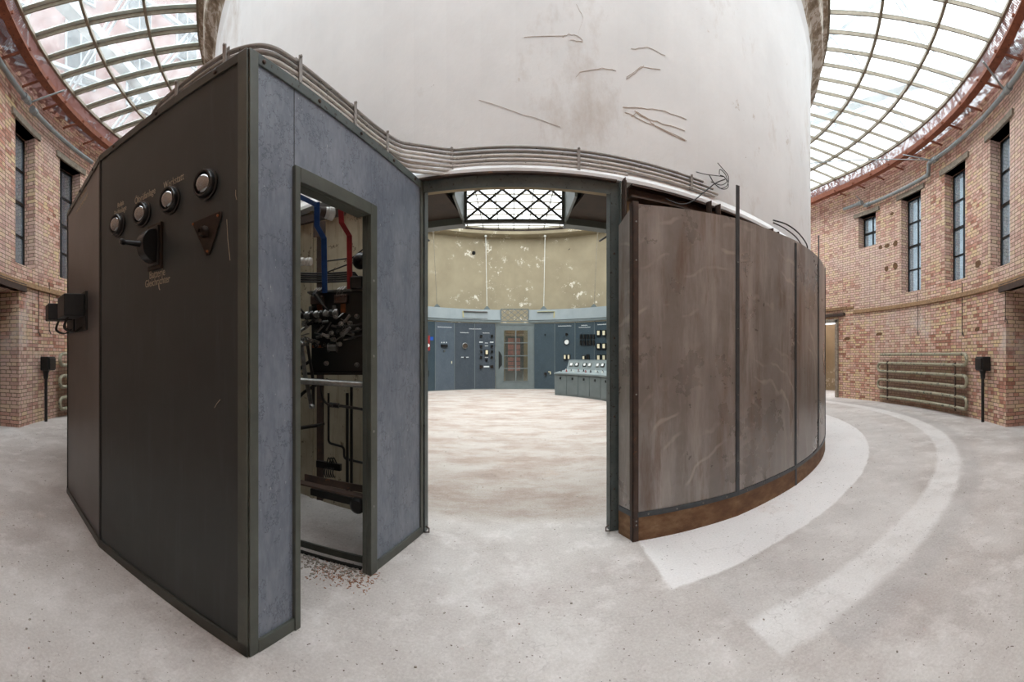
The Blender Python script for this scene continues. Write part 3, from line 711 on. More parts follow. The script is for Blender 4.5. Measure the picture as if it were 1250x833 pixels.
# grey pipes along the wall top, with joints and tie rods
def pipe_run(x0, y0, x1, y1, z, sg, label):
    pts = []
    for (x, y) in ((x0, y0), (x1, y1)):
        dd = (z - EYE) / (YH - y) * F; t = (x - 625) / F; pts.append(Vector((dd * math.sin(t), dd * math.cos(t), z)))
    return pts
def ringpt(az, z, off): return pol(RO - off, az, z)
def wall_pipe(az0, az1, z, off, label, joints):
    rt = root('wall_pipe', label, 'pipe', ringpt(az0, z, off), 'grey pipes along the wall tops')
    obj('pipe', MB().tube([ringpt(az0 + (az1 - az0) * i / 6, z, off) for i in range(7)], .05, 14), galv, rt, smooth=True)
    for a in joints:
        p = ringpt(a, z, off); q = ringpt(a + .9 * (1 if az1 > az0 else -1), z, off)
        obj('coupling', MB().lathe(p, q - p, [(0, .05), (0, .075), (.04, .075), (.05, .065), (.11, .065), (.12, .075), (.16, .075), (.16, .05)], 14), galv, rt, smooth=True)
    return rt
wall_pipe(66.5, 40, 6.62, .17, 'thick grey pipe under the right wall top, nearest run', (66.0, 47.3))
wall_pipe(84.5, 67.5, 6.36, .12, 'grey pipe under the right wall top, middle run above the small window', (84,))
wall_pipe(90, 85, 6.5, .12, 'thin grey pipe at the far end of the right wall top', (86,))
wall_pipe(-50, -40, 6.62, .17, 'thick grey pipe at the left wall top, nearest run', (-49.5,))
wall_pipe(-66, -50.6, 6.55, .17, 'grey pipe at the left wall top, run behind the cabinet corner', (-51.5,))
tag(obj('pipe_elbow', MB().tube(fillet([ringpt(66.6, 6.62, .17), ringpt(67.2, 6.62, .17), ringpt(67.4, 6.36, .15), ringpt(68.2, 6.36, .12)], .12), .055, 12), galv, smooth=True), 'grey offset elbow joining the two long pipe runs at right', 'pipe')
def rod(p, q, r, label, g='tie rods'):
    return tag(obj('tie_rod', MB().tube([p, q], r), galv), label, 'rod', g)
rod(ringpt(47.5, 6.62, .15), ringpt(47.5, 6.62, .15) + Vector((-.62, .22, .25)), .02, 'short grey rod clamped to the near pipe joint at the right edge')
rod(ringpt(66.0, 6.62, .15), pol(RO - 1.0, 67, 6.62), .016, 'short grey rod clamped at the middle pipe joint')
rod(ringpt(66.4, 6.66, .15), pol(RD + .02, 78, 6.3), .012, 'long thin dark rod from the drum to the right wall pipe')
rod(ringpt(84.2, 6.36, .12), pol(RO - .7, 83, 6.45), .014, 'short rod at the far pipe joint by the small window')
rod(ringpt(-50, 6.62, .15), pol(RO - .9, -50.5, 6.72), .018, 'short grey rod clamped to the left pipe joint')

# ================================================================== LEFT SWITCHGEAR CABINET
H = 2.97
P0 = (-1.185, 1.58); P1 = (-.735, 3.27); P2 = (-2.63, 1.67); P3 = (-3.84, 2.03); P4 = (-4.93, 2.66); P5 = (-5.85, 3.52); P6 = (-6.55, 4.57); P7 = (-7.0, 5.7)
H0, H1, H2 = 2.935, 2.875, 2.975
def HS(u): return H0 + (H1 - H0) * u / LS
cab = root('switchgear_cabinet', 'tall dark steel cabinet with slate end wall and open doorway', 'cabinet', (P0[0], P0[1], 0))
fs = fr2(P0, P1)                      # slate end wall, w outward (+x)
LS = math.hypot(P1[0] - P0[0], P1[1] - P0[1])
kd0, dd0 = on_line(358, P0, P1); kd1, dd1 = on_line(457.5, P0, P1); HD = 2.46
sl = MB(); t0, t1 = -.03, 0
sl.fprism(fs, [(.05, .06), (kd0, .06), (kd0, HS(kd0) - .05), (.05, HS(.05) - .05)], t0, t1)
km, _ = on_line(500, P0, P1)
sl = MB().add(sl.v, sl.f); s3 = MB().fprism(fs, [(kd1, .06), (LS - .02, .06), (LS - .02, HS(LS) - .05), (kd1, HS(kd1) - .05)], t0, t1); obj('slate_panel', s3, slate_blue, cab)
obj('slate_panel', sl, slate_blue, cab)
sl = MB().fprism(fs, [(kd0, HD), (kd1, HD), (kd1, HS(kd1) - .05), (kd0, HS(kd0) - .05)], t0, t1); obj('slate_panel', sl, slate_blue, cab)
k358, _ = on_line(359, P0, P1)
obj('panel_joint', MB().fbox(fs, k358 - .002, k358 + .002, HD, HS(k358) - .05, t1, t1 + .0015), black_metal, cab)
# door lining
mb = MB(); fw = .062
mb.fbox(fs, kd0 - .005, kd0 + .035, 0, HD, -.10, .022); obj('door_jamb', mb, frame_green, cab, bevel=.004)
mb = MB().fbox(fs, kd1 - .075, kd1, 0, HD, -.012, .022).fbox(fs, kd1 - .075, kd1 - .055, 0, HD, -.05, -.012); obj('door_jamb', mb, frame_green, cab, bevel=.004)
mb = MB().fbox(fs, kd0 + .035, kd1 - .075, HD - .08, HD, -.012, .022).fbox(fs, kd0 + .035, kd1 - .075, HD - .08, HD - .06, -.09, -.012); obj('door_head', mb, frame_green, cab, bevel=.004)
for v in (.45, .95, 1.45, 1.95): obj('hinge_screw', MB().lathe(fs.p(kd1 - .045, v, .02), fs.w, [(0, .009), (.004, .009), (.006, .004)], 10), steel, cab)
# end wall edging: corner posts, base and top angle
mb = MB().fbox(fs, -.0, .055, 0, H0, -.03, .012); obj('corner_post', mb, frame_green, cab, bevel=.004)
mb = MB().fbox(fs, LS - .03, LS + .012, 0, H1, -.03, .012); obj('end_post', mb, frame_green, cab, bevel=.003)
obj('top_rail', MB().fprism(fs, [(.055, H0 - .055), (LS - .03, H1 - .055), (LS - .03, H1), (.055, H0)], -.03, .01), frame_teal, cab, bevel=.003)
obj('base_rail', MB().fbox(fs, .055, kd0, 0, .062, -.03, .014), frame_green, cab, bevel=.003)
obj('base_rail', MB().fbox(fs, kd1, LS - .03, 0, .062, -.03, .014), frame_green, cab, bevel=.003)
for u in (.09, .5, .9, 1.3, 1.62): obj('bolt', MB().lathe(fs.p(u, HS(u) - .028, .01), fs.w, [(0, .011), (.006, .011), (.009, .006)], 10), rust_dark, cab)
# dark side sheets
def face(p, q): return fr2(p, q, flip=True)
segs = [(P0, P2), (P2, P3), (P3, P4), (P4, P5), (P5, P6), (P6, P7)]
for i, (p, q) in enumerate(segs):
    f = fr2(p, q); 
    if f.w.y > 0: f.w = -f.w
    # make w point away from the drum
    if (Vector((p[0], p[1], 0)) - Vector((A[0], A[1], 0))).dot(f.w) < 0: f.w = -f.w
    L = math.hypot(q[0] - p[0], q[1] - p[1])
    Ha = H0 if i == 0 else H2; Hb = H2
    obj('side_sheet', MB().fprism(f, [(.002, .05), (L - .002, .05), (L - .002, Hb - .045), (.002, Ha - .045)], -.02, 0), dark_sheet if i == 0 else brown_sheet, cab)
    obj('top_rail', MB().fprism(f, [(0, Ha - .045), (L, Hb - .045), (L, Hb), (0, Ha)], -.03, .01), frame_dark, cab, bevel=.003)
    obj('base_rail', MB().fbox(f, 0, L, 0, .055, -.03, .012), frame_dark, cab, bevel=.003)
    obj('cover_strip', MB().fbox(f, L - .012, L + .012, .04, H - .03, 0, .006), black_metal, cab)
    for k in range(3):
        u = L * (.15 + .35 * k); obj('bolt', MB().lathe(f.p(u, Ha + (Hb - Ha) * u / L - .022, .01), f.w, [(0, .012), (.007, .012), (.01, .006)], 10), rust_dark, cab)
    if i == 0: fd = f
    if i == 1: fe = f
obj('corner_angle', MB().fbox(fd, .0, .06, 0, H0, 0, .012), frame_green, cab, bevel=.003)
right = -fd.u; upv = Vector((0, 0, 1))
def dk(x, y):
    k, dd = on_line(x, P0, P2); return k, hgt(y, dd)
def lamp(x, y, r, tilt):
    u, v = dk(x, y); c = fd.p(u, v, 0)
    rim = obj('signal_lamp', MB().lathe(c, fd.w, [(0, r * 1.12), (.010, r * 1.14), (.014, r * 1.02), (.034, r * 1.0), (.042, r * .93), (.04, r * .8), (.026, r * .79), (.012, r * .78)], 32), bakelite, cab, smooth=True)
    obj('lens', MB().lathe(c, fd.w, [(.012 + .05 * math.sin(PI / 2 * q / 8), max(.001, r * .79 * math.cos(PI / 2 * q / 8))) for q in range(9)], 28), lens_m, rim, smooth=True)
    return u, v
R1 = .072
ln = [lamp(253, 226, R1, 0), lamp(209.5, 245, R1, 0), lamp(175.5, 262, R1, 0), lamp(145.5, 275, R1, 0)]
def lab(s, x, y, size):
    u, v = dk(x, y); text('lettering', s, fd.p(u, v, .002), right, upv, size, letter, cab)
lab('Werkstatt', 212, 225.5, .062); lab('Ölprüfanlage', 177, 243, .062); lab('Relais', 147.5, 252, .05); lab('Prüfanlage', 147, 260.5, .055)
lab('Batterie', 192, 338.5, .07); lab('Gleichrichter', 192, 348, .066)
u, v = dk(194, 352); obj('hook_mark', MB().tube([fd.p(u, v + .03, .002), fd.p(u - .004, v, .002), fd.p(u - .012, v - .012, .002)], .003, 5), letter, cab)
# rotary switch
u, v = dk(191, 302)
sw = obj('rotary_switch', MB().fbox(fd, u - .07, u + .07, v - .14, v + .14, 0, .02), copper_edge, cab, bevel=.004)
obj('switch_body', MB().fbox(fd, u - .055, u + .055, v - .12, v + .12, .02, .03), bakelite, sw, bevel=.003)
mb = MB(); n = 18; pts = [(.03 + .10 * math.sin(PI * i / n), v + .1 * math.cos(PI * i / n)) for i in range(n + 1)]
vs = [fd.o + fd.u * (u + s * .035) + Vector((0, 0, b)) + fd.w * a for s in (-1, 1) for a, b in pts]; m = n + 1
mb.add(vs, [list(range(m)), list(range(2 * m - 1, m - 1, -1))] + [[i, (i + 1) % m, (i + 1) % m + m, i + m] for i in range(m)])
obj('knob', mb, bakelite, sw, bevel=.004)
hd = obj('handle', MB().lathe(fd.p(u, v, .125), fd.w + fd.u * .15, [(0, .02), (.06, .015), (.1, .013), (.1, .017), (.12, .019), (.13, .012)], 16), bakelite, sw, smooth=True)
# triangular lock plate
u0, v0 = dk(237, 272); u1, v1 = dk(270, 264); u2, v2 = dk(255, 312)
tp = obj('lock_plate', MB().fprism(fd, [(u0 + .01, v0), (u1 - .005, v0 + .01), (u1 - .01, v0 - .02), (u2 + .0 - .012, v2 + .0), (u2 + .014, v2)], 0, .012), copper_edge, cab, bevel=.005)
u, v = dk(252, 284); obj('lock_cylinder', MB().lathe(fd.p(u, v, .01), fd.w, [(0, .032), (.01, .032), (.02, .024), (.04, .022), (.04, .012), (.03, .012)], 20), copper_edge, tp, smooth=True)
for (a, b) in ((u0 - .005, v0 - .012), (u1 + .012, v0 - .012), (u2, v2 + .02)): obj('rivet', MB().lathe(fd.p(a, b, .012), fd.w, [(0, .008), (.004, .007), (.006, .002)], 10), copper, tp)
# scratches
for (x0, y0, x1, y1) in ((277, 268, 281, 318), (288, 232, 289, 244), (269, 488, 262, 498)):
    a = dk(x0, y0); b = dk(x1, y1); obj('scratch', MB().tube([fd.p(a[0], a[1], .001), fd.p((a[0] + b[0]) / 2 + .004, (a[1] + b[1]) / 2, .001), fd.p(b[0], b[1], .001)], .0018, 5), letter, cab)
# second sheet: writing strokes and twin switch boxes
def ek(x, y):
    k, dd = on_line(x, P2, P3); return k, hgt(y, dd)
for row, (xa, ya, xb, yb) in enumerate(((95.5, 248, 106, 233), (93.5, 262, 108, 239))):
    mb = MB(); n = 9
    for i in range(n):
        a = ek(xa + (xb - xa) * i / n, ya + (yb - ya) * i / n); hh = R_.uniform(.03, .05)
        mb.fbox(fe, a[0] - .02, a[0] - .012, a[1], a[1] + hh, 0, .002); mb.fbox(fe, a[0] + .0, a[0] + .02, a[1] + R_.uniform(0, hh), a[1] + hh * .6 + .01, 0, .002)
    obj('faded_lettering', mb, letter, cab)
for (xa, xb, ya, yb, w0, w1) in ((96, 106, 365, 386, .02, .2), (86, 91, 374, 391, .02, .26)):
    a = ek(xa, ya); b = ek(xb, yb)
    sb = obj('switch_box', MB().fbox(fe, min(a[0], b[0]), max(a[0], b[0]), b[1], a[1], w0, w1), cast_black, cab, bevel=.008)
    um = (a[0] + b[0]) / 2
    obj('back_plate', MB().fbox(fe, min(a[0], b[0]) - .03, max(a[0], b[0]) + .03, b[1] - .12, a[1] + .02, 0, w0), cast_black, sb)
    for k in range(4):
        x_ = um + (k - 1.5) * .03; obj('cable_loop', MB().tube(smooth_path([fe.p(x_, b[1], .14), fe.p(x_ + .02, b[1] - .09, .16), fe.p(x_, b[1] - .13, .08), fe.p(x_ - .02, b[1] - .08, .01)]), .006), rubber, sb)

# raised slab inside, its steel edge and the rubble in front of it
slab_pts = [(-1.03, 2.70), (-1.9, 2.76), (-2.9, 2.9)] + [(lambda p: (p.x, p.y))(pol(RD - .08, a)) for a in (-28, -24, -20, -16, -12, -9)]
sb = root('raised_slab', 'low pale concrete slab inside the cabinet with a dark steel edge', 'slab', (-1.6, 3.0, 0))
obj('concrete', MB().poly(slab_pts, 0, .03), floor_m, sb)
obj('steel_edge', MB().strap([(-.99, 2.685, .02), (-1.9, 2.745, .02), (-2.9, 2.885, .02)], .045, .02, (0, 0, 1)), frame_green, sb)
obj('edge_angle', MB().strap([(-1.0, 2.60, .006), (-1.9, 2.66, .006)], .03, .012, (0, 1, 0)), black_metal, sb)
mb = MB()
for k in range(520):
    p = Vector((R_.uniform(-1.62, -.93), 2.63 - abs(R_.gauss(0, .10)), .004)); s = R_.uniform(.003, .012)
    mb.box((p.x, p.y, s * .35), (s * R_.uniform(1, 3), s * .6, s * .7), R_.uniform(0, 3))
tag(obj('rubble', mb, rubble_m), 'grey plaster rubble and fibres along the slab edge in the small doorway', 'rubble', kind='stuff')
mb = MB()
for k in range(230):
    p = Vector((R_.uniform(-1.3, -.86), 2.47 + R_.gauss(0, .07), .004)); s = R_.uniform(.005, .022)
    mb.box((p.x, p.y, .003), (s, .004, .003), R_.uniform(0, 3))
tag(obj('wood_splinters', mb, twig_m), 'reddish wood splinters on the floor in the small doorway', 'debris', kind='stuff')
obj('shade_sheet', MB().poly([(-2.25, 1.72), (-3.8, 2.1), (-4.85, 2.7), (-5.75, 3.55), (-5.0, 6.0), (-2.95, 4.1), (-2.25, 3.75)], 2.9, 2.915), dark_sheet, cab)  # unseen sheet added over the cabinet to darken its inside

# ================================================================== SWITCHGEAR BEHIND THE DOORWAY
def bar(p, q, w, t, wd=(0, 0, 1)): return MB().strap([p, q], w, t, wd)
DM = 2.95
br = root('circuit_breaker', 'black switchgear board crowded with steel contacts and levers behind the doorway', 'circuit breaker', at(412, 690, DM))
bp0 = at(380, 455, DM + .05); bp1 = at(444, 455, DM - .05)
fb = FR((bp0.x, bp0.y, 0), (bp1 - bp0), (0, 0, 0) if False else Vector(((bp1 - bp0).y, -(bp1 - bp0).x, 0)))
if fb.w.y > 0: fb.w = -fb.w
LB = Vector((bp1.x - bp0.x, bp1.y - bp0.y)).length
def bz(y): return hgt(y, DM)
def bu(x): return (x - 380) / F * DM * LB / (64 / F * DM)
obj('board', MB().fbox(fb, 0, LB, bz(455), bz(356), -.03, 0), slab_black, br, bevel=.004)
obj('top_edge', MB().fbox(fb, -.02, LB, bz(357.5), bz(355), -.04, .03), steel, br)
obj('arc_box', MB().fbox(fb, bu(431), bu(446), bz(357), bz(342), -.03, .10), bakelite, br, bevel=.012)
for x in (382, 411):
    mb = MB().fbox(fb, bu(x), bu(x + 15), bz(372), bz(362), 0, .06)
    for k in range(3): mb.cyl(fb.p(bu(x + 3 + 5 * k), bz(364), .06), fb.p(bu(x + 3 + 5 * k), bz(364), .085), .008)
    obj('contact_block', mb, rust_dark, br, bevel=.003)
    obj('copper_strap', MB().fbox(fb, bu(x + 6), bu(x + 12), bz(383), bz(371), 0, .02), copper, br)
    obj('contact_finger', MB().fbox(fb, bu(x - 3), bu(x + 1), bz(384), bz(374), 0, .04), steel, br)
    for k in range(3): obj('horn', MB().tube([fb.p(bu(x + 2 + 3 * k), bz(362), .03), fb.p(bu(x + 4 + 3 * k), bz(356), .05), fb.p(bu(x + 8 + 3 * k), bz(352.5), .04)], .007), steel, br)
def lever(x0, y0, x1, y1):
    p = fb.p(bu(x0), bz(y0), .2); q = fb.p(bu(x1), bz(y1), .10); d = q - p
    obj('lever', MB().lathe(p, d, [(0, .012), (.0, .02), (d.length * .6, .014), (d.length * .62, .008), (d.length, .008)], 12), bakelite, br, smooth=True)
lever(366, 364, 377, 384); lever(395, 362, 406, 382)
c0, c1 = fb.p(bu(371), bz(386), .1), fb.p(bu(417), bz(384), .1)
obj('cross_shaft', MB().cyl(c0, c1, .016), steel, br, smooth=True)
for k in range(8):
    p = c0.lerp(c1, (k + .4) / 8); obj('collar', MB().cyl(p, p + (c1 - c0).normalized() * .022, .026), steel if k % 2 else black_metal, br, smooth=True)
for k in range(60):
    x = R_.uniform(370, 424); y = R_.uniform(388, 424) ; p = fb.p(bu(x), bz(y), R_.uniform(.03, .11)); a = R_.uniform(-.5, 1.1); L = R_.uniform(.03, .09)
    d = fb.u * math.cos(a) * L + Vector((0, 0, math.sin(a) * L)) + fb.w * R_.uniform(-.03, .03)
    kind = k % 3
    m = MB()
    if kind == 0: m.cyl(p, p + d, .011, 10)
    elif kind == 1: m.strap([p, p + d], .018, .006, fb.w)
    else: m.lathe(p, fb.w, [(0, .017), (.02, .017), (.022, .009), (.045, .009)], 10)
    obj('linkage', m, steel if k % 4 != 1 else black_metal, br)
obj('coil', MB().lathe(fb.p(bu(404), bz(425), .06), fb.u, [(0, .034), (.006, .034), (.006, .026), (.06, .026), (.06, .034), (.066, .034)], 20), steel, br, smooth=True)
obj('copper_strap', MB().fbox(fb, bu(385), bu(397), bz(425), bz(422), .04, .07), copper, br)
for (x, y) in ((436, 388), (428, 396), (437, 404), (436, 446), (399, 444)): obj('stud', MB().lathe(fb.p(bu(x), bz(y), 0), fb.w, [(0, .018), (.015, .018), (.02, .01), (.04, .008)], 12), steel, br)
for y in (397, 404, 411): obj('lead', MB().tube(smooth_path([fb.p(bu(418), bz(y), .03), fb.p(bu(428), bz(y + 3), .06), fb.p(bu(446), bz(y), .04)]), .007), black_metal, br)
obj('drive_arm', MB().strap([fb.p(bu(377), bz(420), .16), fb.p(bu(381), bz(455), .16), fb.p(bu(388), bz(494), .14)], .028, .012, fb.u), steel, br)
obj('drive_arm', MB().strap([fb.p(bu(382), bz(422), .12), fb.p(bu(389), bz(465), .12), fb.p(bu(390), bz(494), .14)], .02, .01, fb.u), black_metal, br)
obj('drive_arm', MB().strap(smooth_path([fb.p(bu(406), bz(462), .12), fb.p(bu(399), bz(470), .13), fb.p(bu(402), bz(488), .12), fb.p(bu(411), bz(494), .1)]), .022, .01, fb.w), black_metal, br)
for (x, y) in ((377, 420), (389, 494), (381, 465)): obj('pivot_pin', MB().lathe(fb.p(bu(x), bz(y), .13), fb.w, [(0, .018), (.04, .018), (.05, .01)], 12), steel, br)
obj('support_frame', MB().fbox(fb, -.06, LB, bz(458), bz(455), -.03, .04), black_metal, br)
obj('push_rod', MB().tube([fb.p(bu(404), bz(493), .08), fb.p(bu(425), bz(495), .07), fb.p(bu(448), bz(499), .05)], .01).cyl(fb.p(bu(407), bz(493), .08), fb.p(bu(418), bz(494), .08), .018), black_metal, br)

tag(obj('busbar', MB().strap([at(361, 238, 2.5), at(386, 250, 2.7), ], .03, .012, (0, 0, 1)).strap([at(387, 247, 2.72), at(387, 276, 2.75), at(395.5, 291, 2.8), at(396.5, 358, 2.9)], .038, .014, fb.u), blue_bar, bevel=.002), 'blue painted flat busbar dropping to the black board', 'busbar', 'painted busbars behind the doorway')
tag(obj('busbar', MB().strap([at(416, 252, 2.85), at(417, 272, 2.87), at(426.5, 288, 2.9), at(427, 356, 2.95)], .038, .014, fb.u), red_bar, bevel=.002), 'red painted flat busbar dropping to the black board', 'busbar', 'painted busbars behind the doorway')
tag(obj('steel_bracket', MB().strap([at(360, 272, 2.95), at(422, 258, 3.0)], .05, .04, (0, 0, 1)), rust_dark), 'brown steel bracket arm under the insulator behind the doorway', 'bracket')
ins = root('insulator', 'large white porcelain insulator beside the blue busbar', 'insulator', at(392, 259, 2.75), 'white insulators behind the doorway')
pi, pj = at(390.5, 258, 2.75), at(408, 262, 2.78); dl = (pj - pi).length
obj('collar', MB().lathe(pi, pj - pi, [(0, .02), (.0, .03), (dl * .35, .036)], 18), rust_dark, ins, smooth=True)
obj('porcelain', MB().lathe(pi, pj - pi, [(dl * .3, .026), (dl * .36, .036), (dl * .5, .042), (dl * .56, .036), (dl * .62, .044), (dl * .9, .046), (dl, .034), (dl * 1.02, .012)], 20), white_ins, ins, smooth=True)
for x, w in ((364, 'left one of the small pair above the cable run'), (373, 'right one of the small pair above the cable run')):
    p = at(x, 320, 2.9); tag(obj('insulator', MB().lathe(p + fb.u * .0, fb.u, [(0, .018), (.004, .028), (.02, .03), (.024, .02), (.03, .03), (.044, .028), (.05, .018), (.052, .008)], 16), white_ins, smooth=True), 'small white porcelain insulator, ' + w, 'insulator', 'small insulators behind the doorway')
for k in range(5):
    y = 333 + 2.6 * k; dd = 3.22
    p = smooth_path([at(355, y, 3.5), at(372, y + .8, 3.4), at(400, y + 1, 3.3), at(424 + k, y - .5, dd)], 5)
    p += [at(433 + k * 1.5, y, dd - .01), at(436 + k * 1.6, y + 4, dd - .01), at(436.5 + k * 1.6, 352, dd - .01)] if k < 3 else [at(444, y, 3.15)]
    tag(obj('cable', MB().tube(p, .008), black_metal), 'thin dark cable on the cream wall, ' + ('topmost', 'second', 'middle', 'fourth', 'lowest')[k] + ' of the bundle', 'cable', 'cable bundle behind the doorway')
for (ya, yb) in ((319, 314), (333, 320),):
    tag(obj('wall_conduit', MB().tube([at(398, ya, 3.3), at(430, yb + 1, 3.2), at(444, yb - 10 if ya == 319 else yb, 3.15)], .006), black_metal), 'thin dark conduit on the cream wall %s the round disc' % ('above' if ya == 319 else 'below'), 'conduit', 'thin wall conduits behind the doorway')
c = at(441, 319, 3.12); tag(obj('alarm_bell', MB().lathe(c, Vector((.1, -1, 0)), [(0, .055), (.01, .066), (.03, .06), (.045, .04), (.05, .015), (.06, .012)], 24), bakelite, smooth=True), 'round black disc on the cream wall at the right jamb', 'bell')
tag(obj('steel_upright', MB().strap([at(391, 275, 3.35), at(391, 610, 3.35)], .05, .04, fb.u).fbox(FR(at(383, 290, 3.3), fb.u, fb.w), 0, .1, 0, .12, 0, .012), rust_dark), 'dark steel upright with riveted plate on the cream wall', 'upright')
tag(obj('steel_upright', MB().strap([at(424, 480, 3.2), at(424, 600, 3.2)], .02, .02, fb.u).strap([at(429, 470, 3.18), at(429, 600, 3.18)], .02, .02, fb.u), black_metal), 'pair of thin dark uprights below the black board', 'upright')
tag(obj('operating_shaft', MB().cyl(at(356, 464.5, 2.85), at(448, 470, 2.8), .022, 18), steel, smooth=True), 'long pale steel shaft crossing below the black board', 'shaft')
for (x0, y0, x1, y1) in ((356, 500, 386, 470), (356, 470, 380, 440)):
    tag(obj('curved_pipe', MB().tube(smooth_path([at(x0, y0, 3.1), at((x0 + x1) / 2 - 2, (y0 + y1) / 2 - 4, 3.1), at(x1, y1, 3.05)]), .013), black_metal), 'dark bent pipe at the left jamb, ' + ('lower' if y0 == 500 else 'upper') + ' of two', 'pipe', 'bent pipes behind the doorway')
tag(obj('steel_shelf', MB().strap([at(356, 524, 2.95), at(392, 519, 3.1)], .12, .018, (0, 1, 0)), black_metal), 'narrow dark steel shelf on the cream wall, left of the uprights', 'shelf')
tag(obj('wall_conduit', MB().tube(fillet([at(401, 480, 3.3), at(401, 541, 3.3), at(420, 546, 3.25), at(420, 560, 3.25), at(446, 566, 3.15)], .03), .01), black_metal), 'dark stepped conduit low on the cream wall', 'conduit')
ts = root('terminal_strip', 'dark terminal strip with wires low on the cream wall', 'terminal strip', at(390, 575, 3.15))
obj('rail', MB().strap([at(387, 566, 3.2), at(416, 571, 3.1)], .05, .03, (0, 0, 1)), black_metal, ts)
for k in range(5): obj('wire', MB().tube(smooth_path([at(397 + 2.5 * k, 571, 3.1), at(396 + 2.5 * k, 578, 3.08), at(398 + 2.5 * k, 583, 3.12)]), .005), rubber, ts)
for k in range(3): obj('coil_loop', MB().tube(smooth_path([at(399 + 3 * k, 567, 3.12), at(401 + 3 * k, 559, 3.1), at(405 + 3 * k, 566, 3.12)]), .005), rubber, ts)
tag(obj('floor_channel', MB().strap([at(362, 588, 2.95), at(448, 607, 2.8)], .07, .012, (0, 1, 0)).strap([at(372, 583, 3.05), at(448, 598, 2.9)], .05, .012, (0, 0, 1)), rust_dark), 'dusty steel channel running low behind the small doorway', 'channel')
tag(obj('floor_channel', MB().strap([at(380, 600, 3.2), at(448, 616, 3.0)], .05, .03, (0, 0, 1)), black_metal), 'dark steel rail above the floor behind the dusty channel', 'channel')
tag(obj('switch_housing', MB().lathe(at(441, 613, 3.0), (0, -1, 0), [(0, .06), (.08, .06), (.1, .04)], 16), cast_black, smooth=True), 'round black housing low at the right jamb', 'housing')

# ================================================================== CONDUITS OVER THE ENTRANCE
names = ['topmost', 'second', 'third', 'middle', 'third from the bottom', 'second from the bottom', 'lowest']
def off_path(i):
    row = 0 if i < 4 else 1
    dz = .135 - .033 * (i % 4); o = .03 + .05 * row; q = .08 + .05 * row
    def e(u, w, z): v = fs.p(u, 0, w); v.z = z; return v
    fdl = lambda k, w, z: Vector((P0[0], P0[1], 0)) + fd.u * k - fd.w * w + Vector((0, 0, z))
    pts = [fdl(1.35, .75, H0 + dz - .5), fdl(1.25, .35, H0 + dz - .12), fdl(1.0, q + .03, H0 + .02 + dz), fdl(.55, q, H0 + .01 + dz), fdl(.26, q, H0 + dz), fdl(.13, q + .035, H0 + dz), e(.17, -o - .03, H0 + dz)]
    for u in (.3, .7, 1.15): pts.append(e(u, -o, HS(u) + dz))
    zd = 3.105 - .033 * i
    pts.append(e(1.42, -o + .005, (HS(1.5) + dz + zd) / 2)); pts.append(e(1.56, -o + .012, zd))
    return pts, zd, RD + .022
for i in range(7):
    pts, zd, rr = off_path(i)
    a_end = on_ring(766, rr)[0] if i >= 4 else on_ring(858 + [0, 12, 18, 14][i], rr)[0]
    a = -4.6
    while a < a_end: pts.append(pol(rr, a, zd)); a += 1.2
    pts.append(pol(rr, a_end, zd))
    tag(obj('conduit', MB().tube(chaikin(pts, 3), .0125, 8), conduit_dark if i in (0, 1) else conduit, smooth=True), 'painted steel conduit curving over the entrance, %s of the run' % names[i], 'conduit', 'conduits over the entrance')
def clamp(p, t, n, hh, label):
    fr_ = FR(p, t, n)
    mb = MB().fbox(fr_, -.012, .012, -.015, hh + .015, -.012, -.006).fbox(fr_, -.012, .012, -.015, hh + .015, .014, .02)
    for v in (-.012, hh + .012): mb.lathe(fr_.p(0, v, .02), fr_.w, [(0, .008), (.006, .008), (.008, .004)], 8)
    tag(obj('pipe_clamp', mb, conduit_dark), label, 'clamp', 'clamps holding the conduits')
for x, w in ((552, 'above the entrance, left one'), (706, 'above the entrance, right one'), (843, 'on the white drum, nearest the loose cables')):
    az, dd = on_ring(x, RD + .022); a = math.radians(az)
    hh = .2 if x < 800 else .1; p = pol(RD + .022, az, 2.905 if x < 800 else 3.005)
    clamp(p, (math.cos(a), math.sin(a), 0), (math.sin(a), -math.cos(a), 0), hh, 'flat pipe clamp ' + w)
for x, w in ((369, 'above the slate wall, nearest the cabinet corner'), (436, 'above the slate wall, middle one'), (475, 'above the slate wall, nearest the entrance')):
    k, dd = on_line(x, P0, P1); clamp(fs.p(k, HS(k) + .02, -.03), fs.u, fs.w, .13, 'flat pipe clamp ' + w)
for k, w in ((.22, 'above the dark sheet, nearest the cabinet corner'), (.62, 'above the dark sheet, farther left')):
    clamp(Vector((P0[0], P0[1], H0 + .02)) + fd.u * k - fd.w * .08, fd.u, fd.w, .13, 'flat pipe clamp ' + w)
# loose cables on the right
rr = RD + .03
def dp(x, y, off=.04):
    az, dd = on_ring(x, RD + off); return pol(RD + off, az, hgt(y, dd))
for k, (pp, w) in enumerate(((((850, 210), (862, 213), (878, 215), (884, 216)), 'straight upper one'), (((866, 214), (872, 224), (880, 230), (888, 226), (889, 215), (882, 206), (876, 199)), 'loop standing highest'), (((874, 226), (882, 231), (889, 228), (886, 214), (879, 207), (878, 213)), 'loop with bent tip'), (((868, 222), (880, 226), (887, 222), (884, 216), (879, 214)), 'inner loop'))):
    tag(obj('loose_cable', MB().tube(smooth_path([dp(x, y, .03 + .02 * k) for x, y in pp]), .004), rubber), 'black cable end sprouting from the conduits, ' + w, 'cable', 'loose cable ends on the drum')
tag(obj('loose_cable', MB().tube(smooth_path([dp(885, 219, .08), dp(873, 224, .08), dp(858, 236, .08), dp(845, 246, .08), dp(832, 249.5, .07), dp(820, 246, .05), dp(812, 242, .02)]), .0055), rubber), 'black cable sagging from the drum down over the brown board', 'cable')
